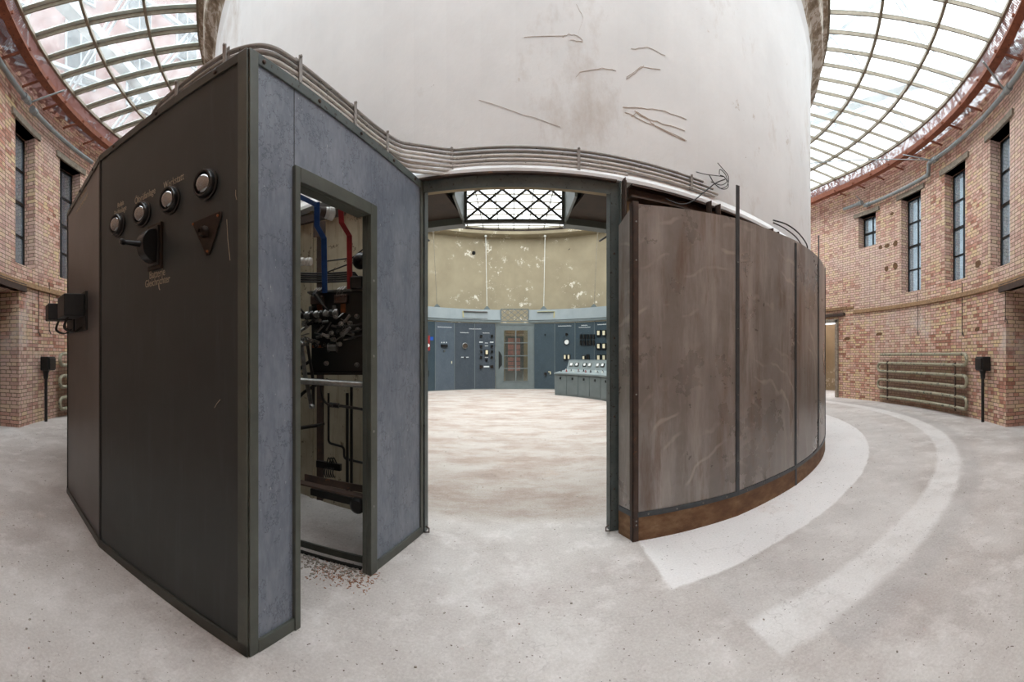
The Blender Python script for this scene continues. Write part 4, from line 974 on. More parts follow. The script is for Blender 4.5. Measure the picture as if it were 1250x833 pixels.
tag(obj('loose_cable', MB().tube(smooth_path([dp(944, 269, .06), dp(960, 274, .12), dp(974, 284, .14), dp(984, 297, .1), dp(986, 306, .06)]), .009).tube(smooth_path([dp(944, 272, .06), dp(958, 279, .1), dp(972, 290, .1), dp(980, 302, .06)]), .008), rubber), 'pair of black cables curving down at the drum edge', 'cable')

# ================================================================== ENTRANCE FRAME
ef = root('entrance_frame', 'chipped grey green steel frame around the wide entrance', 'door frame', (0, A[1] - RD, 0))
RE = RD + .02
aL = on_ring(512, RE)[0]; aR = on_ring(751, RE)[0]
for az, nm in ((aL, 'left'), (aR, 'right')):
    a = math.radians(az); t = Vector((math.cos(a), math.sin(a), 0)); n = Vector((math.sin(a), -math.cos(a), 0)); f = FR(pol(RE, az), t, n)
    s = 1 if nm == 'left' else -1
    obj('post', MB().fbox(f, -.045, .045, 0, 2.9, -.012, 0).fbox(f, min(s * .045, s * .033), max(s * .045, s * .033), 0, 2.9, -.09, .0).fbox(f, min(-s * .045, -s * .033), max(-s * .045, -s * .033), 0, 2.9, -.05, .03), frame_teal, ef, bevel=.003)
    for v in (.35, .95, 1.6, 2.3): obj('bolt', MB().lathe(f.p(s * .01, v, 0), n, [(0, .009), (.006, .009), (.008, .004)], 8), rust_dark, ef)
    obj('foot_bracket', MB().tube([f.p(s * .05, .01, .01), f.p(s * .09, .02, .02), f.p(s * .09, .05, .02), f.p(s * .06, .06, .01)], .006), rust_dark, ef)
obj('header', MB().sweep([(RE - .1, 2.83), (RE, 2.79), (RE, 2.9), (RE - .012, 2.9), (RE - .012, 2.81), (RE - .1, 2.845)], frames(aL, aR, 1.5)), frame_teal, ef)
obj('header_lip', MB().sweep([(RE, 2.885), (RE + .04, 2.885), (RE + .04, 2.9), (RE, 2.9)], frames(aL, aR, 1.5)), rust_dark, ef)

# ================================================================== RUSTY PANEL WALL
pv = [(.934, 3.06)]
for x, y in ((900, 630), (971, 592.6), (998.8, 567), (1007, 548)):
    t = (x - 625) / F; dd = F * EYE / (y - YH); pv.append((dd * math.sin(t), dd * math.cos(t)))
def nxt(p, q, turn, L):
    a = math.atan2(q[1] - p[1], q[0] - p[0]) + math.radians(turn); return (q[0] + L * math.cos(a), q[1] + L * math.sin(a))
pv.append(nxt(pv[-2], pv[-1], 10, 1.0)); pv.append(nxt(pv[-2], pv[-1], 9, 1.0)); pv.append(nxt(pv[-2], pv[-1], 9, 1.0))
desc = ['widest, nearest the entrance', 'second from the entrance', 'third from the entrance', 'fourth, seen almost edge on', 'last one at the drum edge', 'beyond the drum edge', 'far side']
HP = 2.72
TOPS = [2.64, 2.7, 2.75, 2.78, 2.8, 2.8, 2.8, 2.8]
# the sheets bend gently with the ring: use short chords
def bow(p, q, n=6, sag=.018):
    P = []; u = Vector((q[0] - p[0], q[1] - p[1], 0)); w = Vector((u.y, -u.x, 0)).normalized()
    for i in range(n + 1):
        t = i / n; v = Vector((p[0], p[1], 0)) + u * t + w * sag * 4 * t * (1 - t); P.append(v)
    return P, w
def curtain(mb, P, z0, z1, t0, t1, z2=None):
    n = len(P); nr = []
    for i in range(n):
        d = (P[min(i + 1, n - 1)] - P[max(i - 1, 0)]).normalized(); nr.append(Vector((d.y, -d.x, 0)))
    vs = []
    for i in range(n):
        for z in (z0, z1 if z2 is None else z1 + (z2 - z1) * i / (n - 1)):
            for t in (t0, t1): vs.append(P[i] + nr[i] * t + Vector((0, 0, z)))
    fs_ = []
    for i in range(n - 1):
        a = 4 * i; b = a + 4
        for k, l in ((0, 1), (1, 3), (3, 2), (2, 0)): fs_.append([a + k, a + l, b + l, b + k])
    fs_ += [[0, 1, 3, 2], [4 * n - 4, 4 * n - 3, 4 * n - 1, 4 * n - 2]]
    return mb.add(vs, fs_)
for i in range(len(pv) - 1):
    P, w = bow(pv[i], pv[i + 1])
    rt = root('rusty_sheet_unit', 'brown rusty steel wall sheet with a rusted kick plate, ' + desc[i], 'wall panel', P[3], 'rusty sheets around the drum')
    obj('sheet', curtain(MB(), P, .2, TOPS[i], -.004, 0, TOPS[i + 1]), rust_sheet, rt)
    obj('kick_plate', curtain(MB(), P, 0, .19, -.004, .004), rust_base, rt)
    obj('strip', curtain(MB(), P, .185, .225, 0, .01), gun_strip, rt, bevel=.002)
    f = fr2(pv[i], pv[i + 1]); L = math.hypot(pv[i + 1][0] - pv[i][0], pv[i + 1][1] - pv[i][1])
    for k in range(4):
        u = L * (.12 + .25 * k); q = P[0] + (P[-1] - P[0]) * (u / L) + f.w * (.018 * 4 * (u / L) * (1 - u / L))
        obj('screw', MB().lathe(q + Vector((0, 0, .205)) + f.w * .01, f.w, [(0, .007), (.003, .007), (.005, .003)], 8), steel, rt)
    # upright cover strip at the far joint
    top = {0: 3.0, 1: HP, 2: HP + .35, 3: HP + .12}.get(i, HP)
    fj = FR((pv[i + 1][0], pv[i + 1][1], 0), f.u, f.w)
    st = obj('joint_strip', MB().fbox(fj, -.02, .02, .19 if i != 1 else 0, top, .002, .01), gun_strip, rt, bevel=.002)
    for v in (.5, 1.1, 1.7, 2.3): obj('screw', MB().lathe(fj.p(0, v, .01), fj.w, [(0, .006), (.003, .006), (.005, .003)], 8), steel, st)
# return sheet and dark end angle beside the entrance
ep = root('rusty_angle_unit', 'dark rusty angle post with a narrow return sheet right of the entrance', 'post', (pv[0][0], pv[0][1], 0))
pR = pol(RE, aR); q = Vector((pv[0][0], pv[0][1], 0)); u = (q - pR); 
fq = FR(pR, u, Vector((u.y, -u.x, 0))); Lq = u.length
obj('return_sheet', MB().fprism(fq, [(.05, .22), (Lq, .22), (Lq, 2.64), (.05, 2.52)], -.004, 0), rust_sheet, ep)
obj('return_kick', MB().fbox(fq, .05, Lq, 0, .2, -.004, .002), rust_base, ep)
obj('return_strip', MB().fbox(fq, .05, Lq, .19, .23, 0, .006), gun_strip, ep)
f = fr2(pv[0], pv[1]); obj('angle', MB().fbox(f, -.012, .04, 0, 2.66, 0, .012).fbox(f, -.012, 0, 0, 2.66, -.06, .012), rust_dark, ep, bevel=.002)
for v in (.13, .16, 1.15, 2.2, 2.5): obj('screw', MB().lathe(f.p(.02, v, .012), f.w, [(0, .007), (.003, .007), (.006, .003)], 8), steel, ep)
# stub brackets holding the sheets off the ring beam
for x in (765, 869, 880, 944, 951):
    az, dd = on_ring(x, RD + .12); a = math.radians(az); f = FR(pol(RD + .08, az), (math.cos(a), math.sin(a), 0), (math.sin(a), -math.cos(a), 0))
    tag(obj('stud_post', MB().fbox(f, -.018, .018, 0, 2.9, -.02, 0).fbox(f, -.018, -.012, 0, 2.9, -.02, .05), rust_dark), 'dark steel stud between ring beam and rusty sheets, ' + {765: 'beside the entrance', 869: 'left of the first pair', 880: 'right of the first pair', 944: 'left of the second pair', 951: 'right of the second pair'}[x], 'stud', 'studs behind the rusty sheets')

# ================================================================== CONTROL ROOM
RC = 4.75; HC = 2.95
BC = Vector((B[0], B[1], 0))
def unit_frame(a0, a1):
    """front face of a far control panel between azimuths; u runs left to right as seen, w towards the room"""
    p, q = pol(RC, a0, 0, B), pol(RC, a1, 0, B)
    if p.x > q.x: p, q = q, p
    return FR(p, q - p, (BC - (p + q) / 2)), (q - p).length
ua = 11.24; d0 = 10.3
def heading(mb, f, L, v, w=.6, n=14, c=None, h=.035):
    c = L / 2 if c is None else c
    for i in range(n):
        x = c - w / 2 + w * i / n; mb.fbox(f, x, x + w / n * .62, v, v + h * (.7 if i % 3 else 1), 0, .004)
    return mb
def cpanel(a0, a1, m, label):
    f, L = unit_frame(a0, a1)
    rt = root('control_cabinet', label, 'control panel', (f.p(L / 2, 0)), 'slate control panels around the room')
    obj('slab', MB().fbox(f, .012, L - .012, .03, HC - .06, -.04, 0), m, rt)
    obj('edge_strip', MB().fbox(f, -.012, .012, 0, HC - .03, -.04, .012), grey_paint, rt)
    obj('base_strip', MB().fbox(f, 0, L, 0, .03, -.04, .006), grey_paint, rt)
    return f, L, rt
def cx(f, x):                               # photo column to metres along the face
    return on_line(x, (f.o.x, f.o.y), (f.o.x + f.u.x, f.o.y + f.u.y))
def uv_(f, x, y):
    k, dd = cx(f, x); return k, hgt(y, dd)
def meter(rt, f, x, y, w, h, body=bakelite, facem=None, name='meter'):
    u, v = uv_(f, x, y); o = obj(name, MB().fbox(f, u - w / 2, u + w / 2, v - h / 2, v + h / 2, 0, .06), body, rt)
    if facem: obj('dial', MB().fbox(f, u - w * .3, u + w * .3, v - h * .3, v + h * .38, .06, .065), facem, o)
    return o
def rnd(rt, f, x, y, r, body=bakelite, facem=None, name='gauge'):
    u, v = uv_(f, x, y); o = obj(name, MB().lathe(f.p(u, v), f.w, [(0, r), (.04, r), (.05, r * .85), (.03, r * .8), (.03, .001)], 20), body, rt, smooth=True)
    if facem: obj('dial', MB().lathe(f.p(u, v), f.w, [(.034, r * .8), (.036, r * .78), (.036, .001)], 20), facem, o)
    return o
# left 1 (next to the door): many small instruments
f, L, rt = cpanel(180 + d0, 180 + d0 + ua, slate_dark, 'dark slate control panel with columns of small instruments left of the glass door')
obj('heading', heading(MB(), f, L, 2.62, .3, 8, .15), letter_white, rt); obj('heading', heading(MB(), f, L, 2.45, .3, 8, .52), letter_white, rt)
for x in (587.2, 600.2):
    for y in (410.5, 422.8, 429.5, 436.5): meter(rt, f, x, y, .1, .1)
    for y in (447.8,): meter(rt, f, x, y, .13, .12, copper_edge)
    u, v = uv_(f, x, 418); obj('nameplate', MB().fbox(f, u - .08, u + .08, v - .015, v + .02, 0, .004), letter_white, rt)
meter(rt, f, 593.8, 430.5, .17, .24, bakelite, dial_cream, 'register'); meter(rt, f, 593.8, 439.8, .1, .08)
for y in (419, 422.5, 436.5): u, v = uv_(f, 593.8, y); obj('nameplate', MB().fbox(f, u - .07, u + .07, v - .008, v + .012, 0, .004), letter_white, rt)
u, v = uv_(f, 593.8, 447.8); obj('nameplate', MB().fbox(f, u - .12, u + .12, v - .03, v + .03, 0, .01), letter_white, rt)
# left 2
f, L, rt = cpanel(180 + d0 + ua, 180 + d0 + 2 * ua, slate_dark, 'dark slate control panel with one round opening ringed in metal')
obj('heading', heading(MB(), f, L, 2.45, .4, 12), letter_white, rt); obj('heading', heading(MB(), f, L, 2.62, .25, 8, L - .13), letter_white, rt)
o = rnd(rt, f, 567.4, 422.3, .13, steel, band_back, 'round_port')
rnd(rt, f, 567.5, 436.8, .03); 
for x in (564.5, 570.5): u, v = uv_(f, x, 436.3); obj('nameplate', MB().fbox(f, u - .06, u + .06, v - .015, v + .015, 0, .004), letter_white, rt)
# left 3
f, L, rt = cpanel(180 + d0 + 2 * ua, 180 + d0 + 3 * ua, slate_light, 'lighter slate control panel with a small dark meter and red knob')
obj('heading', heading(MB(), f, L, 2.66, .68, 20), letter_white, rt)
meter(rt, f, 542, 422.3, .3, .11); rnd(rt, f, 542, 428.8, .035, steel)
for x in (539.3, 542, 545): u, v = uv_(f, x, 418.2); obj('nameplate', MB().fbox(f, u - .02, u + .02, v - .025, v + .02, 0, .004), letter_white, rt)
u, v = uv_(f, 551.3, 442.5); obj('tag', MB().fbox(f, u - .02, u + .02, v - .06, v + .05, 0, .01), dial_cream, rt)
# left 4
f, L, rt = cpanel(180 + d0 + 3 * ua, 180 + d0 + 4 * ua, slate_navy, 'blue green control panel with red switch, half hidden by the entrance post')
o = meter(rt, f, 521.3, 419, .22, .62, red_lacquer, None, 'switch_frame'); 
u, v = uv_(f, 521.3, 422); obj('gauge', MB().lathe(f.p(u, v, .06), f.w, [(0, .07), (.03, .07), (.03, .001)], 16), dial_white, o)
u, v = uv_(f, 526.5, 413.5); obj('sign', MB().fbox(f, u - .1, u + .1, v - .07, v + .07, 0, .01), sign_blue, rt, 'small blue sign')
meter(rt, f, 521.2, 456, .12, .25, bakelite)
f, L, rt = cpanel(180 + d0 + 4 * ua, 180 + d0 + 5 * ua, slate_navy, 'blue green control panel mostly hidden behind the left entrance post')
# right 1..4
f, L, rt = cpanel(180 - d0, 180 - d0 - ua, slate_navy, 'plain navy control panel with a low lock, right of the glass door')
rnd(rt, f, 665.5, 408.6, .03); meter(rt, f, 666, 456.3, .11, .11); u, v = uv_(f, 671, 454.5); obj('handle', MB().fbox(f, u - .06, u + .05, v, v + .03, 0, .05).fbox(f, u + .02, u + .06, v - .1, v, 0, .05), dial_cream, rt)
f, L, rt = cpanel(180 - d0 - ua, 180 - d0 - 2 * ua, slate_navy, 'navy control panel with one round white gauge')
obj('heading', heading(MB(), f, L, 2.74, .6, 18), letter_white, rt)
rnd(rt, f, 692, 408.2, .06); rnd(rt, f, 692, 417.8, .125, bakelite, dial_white)
for x in (690, 694.6): meter(rt, f, x, 436.2, .13, .24, bakelite, dial_cream)
f, L, rt = cpanel(180 - d0 - 2 * ua, 180 - d0 - 3 * ua, slate_navy, 'navy control panel with two rows of five black relays')
obj('heading', heading(MB(), f, L, 2.74, .3, 9), letter_white, rt); obj('heading', heading(MB(), f, L, 2.66, .55, 16), letter_white, rt)
for i in range(5):
    for y in (411.3, 418.6): meter(rt, f, 709.8 + 3.85 * i, y, .1, .2, name='relay')
meter(rt, f, 713, 437, .14, .18, bakelite, dial_cream); meter(rt, f, 718, 436, .14, .22)
f, L, rt = cpanel(180 - d0 - 3 * ua, 180 - d0 - 4 * ua, slate_navy, 'navy control panel crowded with black meters, beside the right entrance post')
obj('heading', heading(MB(), f, L, 2.74, .6, 18), letter_white, rt)
for i in range(4):
    for y in (407, 423, 437): meter(rt, f, 731.5 + 6.6 * i, y, .2, .26, bakelite, dial_cream)
f, L, rt = cpanel(180 - d0 - 4 * ua, 180 - d0 - 5 * ua, slate_navy, 'navy control panel mostly hidden behind the right entrance post')

# glass door in the far wall
f, L = unit_frame(180 - d0, 180 + d0)
f = FR(f.o, f.u, f.w)
u0, u1 = cx(f, 606.3)[0], cx(f, 652.8)[0]; w0, w1 = cx(f, 614.2)[0], cx(f, 645)[0]; za, zb = hgt(466, 18.1), hgt(402.8, 18.1)
mb = MB().fbox(f, 0, w0, 0, HC - .05, -.05, 0).fbox(f, w1, L, 0, HC - .05, -.05, 0).fbox(f, w0, w1, 0, za, -.05, 0).fbox(f, w0, w1, zb, HC - .05, -.05, 0)
gd = struct('door_2', mb, grey_paint, 'grey glazed door in the middle of the far control panels', 'door')
mb = MB().fbox(f, (w0 + w1) / 2 - .025, (w0 + w1) / 2 + .025, za, zb, -.03, .01)
for y in (418.8, 434.5, 450): z = hgt(y, 18.1); mb.fbox(f, w0, w1, z - .02, z + .02, -.03, .01)
mb.fbox(f, w0, w0 + .03, za, zb, -.03, .015).fbox(f, w1 - .03, w1, za, zb, -.03, .015).fbox(f, w0, w1, zb - .03, zb, -.03, .015).fbox(f, w0, w1, za, za + .03, -.03, .015)
mb.fbox(f, .03, .05, .02, HC - .1, 0, .02).fbox(f, L - .05, L - .03, .02, HC - .1, 0, .02).fbox(f, .03, L - .03, HC - .12, HC - .1, 0, .02)
obj('glazing_bars', mb, grey_paint, gd); obj('glass', MB().fbox(f, w0, w1, za, zb, -.014, -.008), clear_glass, gd)
uc, vc = uv_(f, 610.3, 440); obj('broken_corner', MB().fprism(f, [(uc - .06, vc - .42), (uc + .01, vc - .3), (uc + .09, vc - .22), (uc + .09, vc + .2), (uc + .02, vc + .33), (uc - .06, vc + .42)], 0, .004), slab_black, gd)
# passage and outer door with reddish panes behind it
yb_ = B[1] + RO
mb = MB(); xo = B[0]
for s in (-1, 1): mb.box((xo + s * .62, yb_ - .05, 1.3), (.12, .1, 2.6))
mb.box((xo, yb_ + .02, 1.3), (1.6, .04, 2.7)); mb.box((xo, yb_ - .05, 2.55), (1.3, .1, .12)).box((xo, yb_ - .05, .3), (1.2, .08, .6)).box((xo, yb_ - .05, 1.45), (1.2, .08, .14))
for s in (-1, 0, 1): mb.box((xo + s * .4, yb_ - .05, 1.4), (.09 if s else .05, .08, 2.4))
for z in (.9, 1.15, 1.8, 2.15): mb.box((xo, yb_ - .05, z), (.9, .06, .035))
d3 = struct('door_3', mb, grey_paint, 'grey outer door with reddish panes seen through the glass door', 'door')
pinkglass = surf('reddish panes', (190, 128, 124), (214, 156, 150), 3, .25)
obj('panes', MB().box((xo, yb_ - .02, 1.4), (.82, .02, 2.2)), pinkglass, d3)
struct('trim_arch', MB().box((xo, yb_ - .35, 2.85), (2.6, .16, .2)).box((xo, yb_ - .3, 3.2), (2.6, .1, .12)), ledge, 'brick cornice over the outer door', 'trim')

# frieze band with lattice openings, on top of the panels
def lat_half(d, px): return px / F * d
aN = math.degrees(math.asin(.61 / RC)); 
hb0, hb1 = 3.02, 3.50
def frieze(frs, name, label):
    rt = root(name, label, 'frieze', pol(RC, frs[0][1], hb0, frs[0][0]), 'grey blue frieze around the control room')
    obj('front', MB().sweep([(RC - .01, hb0 + .02), (RC + .06, hb1), (RC + .08, hb1), (RC + .02, hb0 + .02)], frs), band_paint, rt)
    obj('ledge', MB().sweep([(RC - .05, hb0 - .1), (RC - .05, hb0 - .02), (RC + .1, hb0 + .03), (RC + .1, hb0 - .1)], frs), grey_paint, rt)
    obj('top', MB().sweep([(RC + .06, hb1 - .03), (RC + .87, hb1 - .03), (RC + .87, hb1), (RC + .06, hb1)], frs), grey_paint, rt)
    obj('underside', MB().sweep([(RC + .02, hb0 - .02), (RC + .87, hb0 - .02), (RC + .87, hb0 + .02), (RC + .02, hb0 + .02)], frs), band_back, rt)
    obj('back', MB().sweep([(RC + .85, hb0), (RC + .87, hb0), (RC + .87, hb1), (RC + .85, hb1)], frs), band_back, rt)
    return rt
f1 = frieze([(A, a) for a in [aN + (90 - aN) * i / 24 for i in range(25)]] + [(B, a) for a in [90 + (90 - aN) * i / 24 for i in range(25)]], 'frieze', 'grey blue frieze band above the panels, right half')
f2 = frieze([(B, a) for a in [180 + aN + (90 - aN) * i / 24 for i in range(25)]] + [(A, a) for a in [270 + (90 - aN) * i / 24 for i in range(25)]], 'frieze', 'grey blue frieze band above the panels, left half with old vent patch')
# vent patch on the left far side, patch on the right
def patch(az0, az1, z0, z1, m, par, nm): obj(nm, MB().sweep([(RC - .012, z0), (RC - .022, z0), (RC + .036, z1), (RC + .05, z1)], [(B, az0 + (az1 - az0) * i / 6) for i in range(7)]), m, par)
for z0, z1 in ((hb0 + .07, hb0 + .1), (hb1 - .12, hb1 - .09)): patch(194.5, 207.5, z0, z1, band_back, f2, 'vent_slot')
patch(207.5, 208.2, hb0 + .1, hb1 - .1, band_old, f2, 'vent_edge'); patch(158.5, 159.2, hb0 + .1, hb1 - .1, band_old, f1, 'vent_edge'); patch(159, 168, hb1 - .1, hb1 - .08, band_old, f1, 'vent_edge')
def lattice(c, az_mid, label, w, cells, m, capdepth):
    rt = root('lattice_grille', label, 'grille', pol(RC, az_mid, hb0, c), 'crossed bar grilles above the doors')
    a = math.radians(az_mid); n = Vector((math.sin(a), -math.cos(a), 0)); t = Vector((math.cos(a), math.sin(a), 0)); R = RC * math.cos(math.asin(.61 / RC))
    f = FR(Vector((c[0], c[1], 0)) + n * R, t, n)
    mb = MB().fbox(f, -.61, .61, hb0 - .05, hb0 - .01, -.03, .03).fbox(f, -.61, .61, hb1 + .0, hb1 + .04, -.03, .03).fbox(f, -.62, -.58, hb0, hb1, -.03, .03).fbox(f, .58, .62, hb0, hb1, -.03, .03)
    obj('grille_frame', mb, m, rt)
    st = 1.2 / cells; hh = hb1 - hb0; run = .6; 
    mb = MB()
    k = -1.2 - run
    while k < 1.2:
        for s in (1, -1):
            a0, a1 = k, k + run; z0, z1 = hb0, hb1
            if s < 0: z0, z1 = hb1, hb0
            lo, hi = -.6, .6
            if a1 > lo and a0 < hi:
                t0 = max(0, (lo - a0) / run); t1 = min(1, (hi - a0) / run)
                if t1 - t0 > .04: mb.strap([f.p(a0 + run * t0, z0 + (z1 - z0) * t0, 0), f.p(a0 + run * t1, z0 + (z1 - z0) * t1, 0)], .03, .02, f.w)
        k += run / 2
    obj('crossed_bars', mb, m, rt)
    for s in (-1, 1): obj('end_cheek', MB().fbox(f, min(s * .61, s * .635), max(s * .61, s * .635), hb0 - .04, hb1, 0, capdepth), grey_paint, rt)
lat_dark = surf('dark grille paint', (44, 45, 44), (56, 57, 55), 8, .5)
lattice(A, 0, 'dark lattice grille high in the entrance against the skylight', 1.22, 4, lat_dark, .85)
lattice(B, 180, 'small pale lattice grille above the glass door', 1.22, 4, grey_paint, .3)
# ribs on the dark underside beside the near grille
for s, w in ((-1, 'left'), (1, 'right')):
    pts = [pol(RC + .1 + .7 * math.sin(PI / 2 * i / 8), s * (12.5 + 1.5 * (1 - math.cos(PI / 2 * i / 8))), hb0 - .04 - .1 * math.cos(PI / 2 * i / 8)) for i in range(9)]
    tag(obj('curved_rib', MB().tube(pts, .012), black_metal), 'curved dark rib under the frieze %s of the entrance grille' % w, 'rib', 'ribs under the near frieze')
# suspension rods from the cornice to the frieze
for x, w, chain in ((533.5, 'beaded, nearest the left entrance post', 1), (594.5, 'smooth, left of the glass door', 0), (663.7, 'smooth, right of the glass door', 0), (725, 'beaded, nearest the right entrance post', 1)):
    Rr = RD - .68; t = (x - 625) / F; s_, c_ = math.sin(t), math.cos(t)
    b = B[0] * s_ + B[1] * c_; q = b * b - (B[0] ** 2 + B[1] ** 2) + (RC + .8) ** 2; dd = b + math.sqrt(q)
    p = Vector((dd * s_, dd * c_, hb1)); az = math.atan2(p.x - B[0], -(p.y - B[1])); top = Vector((B[0] + (RI + .1) * math.sin(az), B[1] - (RI + .1) * math.cos(az), 7.12))
    rt = root('suspension_rod', 'thin %s suspension rod between cornice and frieze' % w.replace(', ', ' rod, ') if False else 'thin suspension rod between cornice and frieze, ' + w, 'rod', p, 'rods holding up the frieze')
    obj('rod', MB().tube([p + Vector((0, 0, .1)), top], .016), white_ins if not chain else bar_brown, rt)
    obj('foot', MB().fprism(FR(p, (c_, -s_, 0), (-s_, -c_, 0)), [(-.22, 0), (.22, 0), (.12, .14), (.03, .24), (-.03, .24), (-.12, .14)], -.02, .02), grey_paint, rt)
    obj('top_hook', MB().lathe(top - Vector((0, 0, .12)), (0, 0, 1), [(0, .02), (.03, .06), (.09, .06), (.13, .03)], 12), white_ins, rt, smooth=True)
for x, y in ((578.5, 308), (695.5, 305)):
    dd = 13.35 + RD - .35; p = at(x, y, dd - .1 if x < 600 else dd - .15)
    tag(obj('wall_lamp', MB().lathe(p, (0, -1, -.5), [(0, .03), (.02, .05), (.1, .05), (.14, .09), (.16, .09), (.16, .02)], 12).tube([p, p + Vector((.05, .25, .1))], .02), cast_black, smooth=True), 'small dark fitting high on the beige wall, ' + ('left' if x < 600 else 'right') + ' one', 'lamp', 'small fittings on the beige wall')

# control desk
dk_pts = [(1.56, 15.2), (1.96, 14.75), (2.3, 14.25), (2.6, 13.72), (2.85, 13.1), (3.03, 12.4), (3.12, 11.7), (3.1, 11.0)]
Pd = [Vector((x, y, 0)) for x, y in dk_pts]; nd = []
for i in range(len(Pd)):
    d = (Pd[min(i + 1, len(Pd) - 1)] - Pd[max(i - 1, 0)]).normalized(); n = Vector((-d.y, d.x, 0)); n = n if n.x > 0 else -n; nd.append(n)
desk = root('control_desk', 'curved grey control desk with sloping instrument top, right side of the room', 'desk', Pd[2])
def dsweep(mb, prof):
    n = len(prof); vs = []
    for p, w in zip(Pd, nd): vs += [p + w * a + Vector((0, 0, z)) for a, z in prof]
    fs_ = []
    for i in range(len(Pd) - 1):
        for k in range(n): fs_.append([i * n + k, i * n + (k + 1) % n, (i + 1) * n + (k + 1) % n, (i + 1) * n + k])
    fs_ += [list(range(n)), list(range(len(Pd) * n - 1, (len(Pd) - 1) * n - 1, -1))]
    return mb.add(vs, fs_)
desk_top = surf('desk top paint', (108, 116, 116), (122, 130, 130), 3, .35)
obj('body', dsweep(MB(), [(.05, 0), (.05, .78), (1.0, .78), (1.0, 0)]), grey_paint, desk)
obj('desktop', dsweep(MB(), [(0, .78), (0, .83), (.7, .94), (1.08, .94), (1.08, .78)]), desk_top, desk)
obj('riser', dsweep(MB(), [(.72, .93), (.86, 1.28), (.9, 1.3), (1.08, 1.3), (1.08, .93)]), desk_top, desk)
obj('riser_edge', dsweep(MB(), [(.85, 1.27), (.87, 1.31), (1.09, 1.31), (1.09, 1.29)]), grey_paint, desk)
for i in range(len(Pd) - 1):
    p, q = Pd[i], Pd[i + 1]; n = (nd[i] + nd[i + 1]).normalized(); u = (q - p).normalized(); L = (q - p).length
    f = FR(p, u, -n)
    if i < 6:
        dr = obj('desk_door', MB().fbox(f, .02, L - .02, .06, .74, -.05, -.035), grey_paint, desk, bevel=.004)
        obj('pull', MB().fbox(f, L / 2 - .03, L / 2 + .03, .6, .68, -.035, -.01), bakelite, dr)
    sl_ = FR(p + n * .72 + Vector((0, 0, .93)), u, (-n * .35 + Vector((0, 0, .14))).normalized(), (n * .14 + Vector((0, 0, .35))).normalized())
    for k in range(2):
        uu = L * (.28 + .44 * k)
        b_ = obj('instrument', MB().fbox(sl_, uu - .09, uu + .09, .14, .28, 0, .025), bakelite if (i + k) % 2 else steel, desk)
        obj('dial', MB().fbox(sl_, uu - .05, uu + .05, .17, .26, .025, .03), dial_white, b_)
    st_ = FR(p + n * .1 + Vector((0, 0, .848)), u, (-n * .11 + Vector((0, 0, .7))).normalized(), (n * .7 + Vector((0, 0, .11))).normalized())
    for k in range(4):
        uu = L * (.15 + .22 * k); c = st_.p(uu, .2 + .12 * (k % 2), 0)
        obj('switch_knob', MB().lathe(c, st_.w, [(0, .035), (.02, .035), (.03, .02), (.07, .018), (.075, .01)], 10), (bakelite, white_ins, red_lacquer, steel)[(i + k) % 4], desk)

# the near end of the frieze sits a little higher
for rt in (f1, f2):
    for o in rt.children:
        w0 = Vector(rt.location) + o.location
        for v in o.data.vertices: v.co.z += .009 * (18.1 - (w0.y + v.co.y))
for o in list(bpy.data.objects):
    if o.name == 'lattice_grille': o.location.z += .105
# ================================================================== RADIATORS
zs = [1.5, 1.235, .98, .72, .465, .2]
def radiator(sg, a_in, a_out, label):
    rt = root('pipe_radiator', label, 'radiator', pol(RO - .16, sg * a_in, .2), 'pipe coil radiators on the brick wall')
    def P(a, z): return pol(RO - .15, sg * a, z)
    for k, z in enumerate(zs):
        obj('pipe', MB().tube([P(a_in + (a_out - a_in) * i / 10, z) for i in range(11)], .042, 12), rad_paint, rt, smooth=True)
    for (k, aa, dr) in ((0, a_in, -1), (2, a_in, -1), (4, a_in, -1), (1, a_out, 1), (3, a_out, 1)):
        z0, z1 = zs[k], zs[k + 1]; m = (z0 + z1) / 2; h = (z0 - z1) / 2
        pts = [P(aa + dr * .75 * math.sin(PI * i / 10), m + h * math.cos(PI * i / 10)) for i in range(11)]
        obj('return_bend', MB().tube(pts, .042, 12), rad_paint, rt, smooth=True)
    for a in (a_in + 2, a_out - 2):
        obj('bracket', MB().sweep([(RO - .19, .12), (RO - .19, 1.3), (RO - .17, 1.3), (RO - .17, .12)], [(A, sg * a - .15), (A, sg * a + .15)]), rust_dark, rt)
radiator(1, 58.2, 80, 'long pale pipe coil radiator on the right brick wall')
radiator(-1, 58.6, 78, 'pale pipe coil radiator at the left wall, cut by the dark cabinet')
def junction(x, sg, label):
    az, dd = on_ring(x, RO - .12, True); a = math.radians(az); f = FR(pol(RO - .12, az), (math.cos(a), math.sin(a), 0), (-math.sin(a), math.cos(a), 0))
    rt = root('junction_box', label, 'junction box', f.p(0, 0), 'cast boxes on posts beside the radiators')
    obj('box', MB().fbox(f, -.17, .17, 1.13, 1.44, -.08, .12), cast_black, rt, bevel=.02)
    obj('lid', MB().fbox(f, -.14, .14, 1.16, 1.41, .12, .15), cast_black, rt, bevel=.012)
    o = .05; obj('standpipe', MB().cyl(f.p(o, 0), f.p(o, 1.13), .035, 14), cast_black, rt, smooth=True)
    obj('collar', MB().lathe(f.p(o, .95), (0, 0, 1), [(0, .04), (.03, .055), (.1, .055), (.18, .08)], 14), cast_black, rt, smooth=True)
junction(1201, 1, 'black cast iron box on a standpipe right of the long radiator')
junction(57.5, -1, 'black cast iron box on a standpipe beside the left radiator')

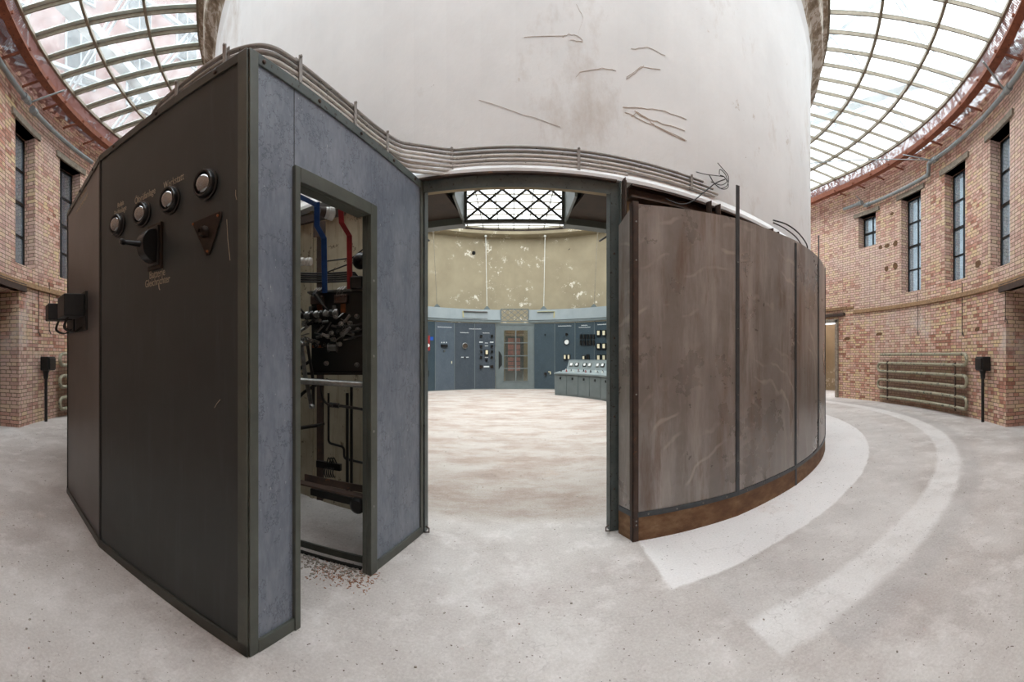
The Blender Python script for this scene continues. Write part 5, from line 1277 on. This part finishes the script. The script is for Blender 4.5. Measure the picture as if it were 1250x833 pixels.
# ================================================================== CRUMBS ON THE FLOOR
mb = MB()
for k in range(1100):
    r = R_.uniform(6.9, 10.1) if R_.random() < .75 else R_.uniform(2, 6); az = R_.uniform(-75, 80)
    if R_.random() < .35: az = -abs(az)
    p = pol(r, az)
    if -1.3 < p.x < -.5 and p.y < 3.4: continue
    if r < 8.7 and az < -7 and r > 6: continue
    s = R_.uniform(.002, .009); mb.box((p.x, p.y, s * .35), (s * R_.uniform(1, 2), s, s * .7), R_.uniform(0, 3))
tag(obj('floor_crumbs', mb, rubble_m), 'small plaster and rust crumbs scattered over the screed floor', 'debris', kind='stuff')

# ================================================================== LIGHT, SKY AND CAMERA
w = bpy.data.worlds.new('overcast sky'); sc.world = w; w.use_nodes = True; nt = w.node_tree; nt.nodes.clear()
bg = nt.nodes.new('ShaderNodeBackground'); wo = nt.nodes.new('ShaderNodeOutputWorld'); nt.links.new(bg.outputs[0], wo.inputs[0])
bg.inputs[0].default_value = (.90, .95, 1.0, 1); bg.inputs[1].default_value = 1.0
sun = bpy.data.lights.new('fill_sun', 'SUN'); sun.energy = 3.2; sun.angle = math.radians(110); sun.color = (.96, .985, 1)  # wide overhead lamp added to lift the interior, not visible in the sky
so = bpy.data.objects.new('fill_sun', sun); COL.objects.link(so); so.location = (0, 8, 30); so.rotation_euler = (math.radians(6), math.radians(-6), 0)
cam = bpy.data.cameras.new('camera'); co = bpy.data.objects.new('camera', cam); COL.objects.link(co); sc.camera = co
co.location = (0, 0, EYE); co.rotation_euler = (math.radians(90), 0, 0)
cam.type = 'PANO'; cam.panorama_type = 'CENTRAL_CYLINDRICAL'
cam.central_cylindrical_radius = 1.0
cam.central_cylindrical_range_u_min = -625 / F; cam.central_cylindrical_range_u_max = 625 / F
cam.central_cylindrical_range_v_min = (YH - 833) / F; cam.central_cylindrical_range_v_max = YH / F
cam.clip_start = .02; cam.clip_end = 200
vs = sc.view_settings; vs.view_transform = 'Standard'; vs.look = 'None'; vs.gamma = 1; vs.exposure = 1.9; vs.use_curve_mapping = False
sc.cycles.use_denoising = True
sc.cycles.max_bounces = 8; sc.cycles.diffuse_bounces = 5; sc.cycles.transparent_max_bounces = 12
sc.cycles.sample_clamp_indirect = 6
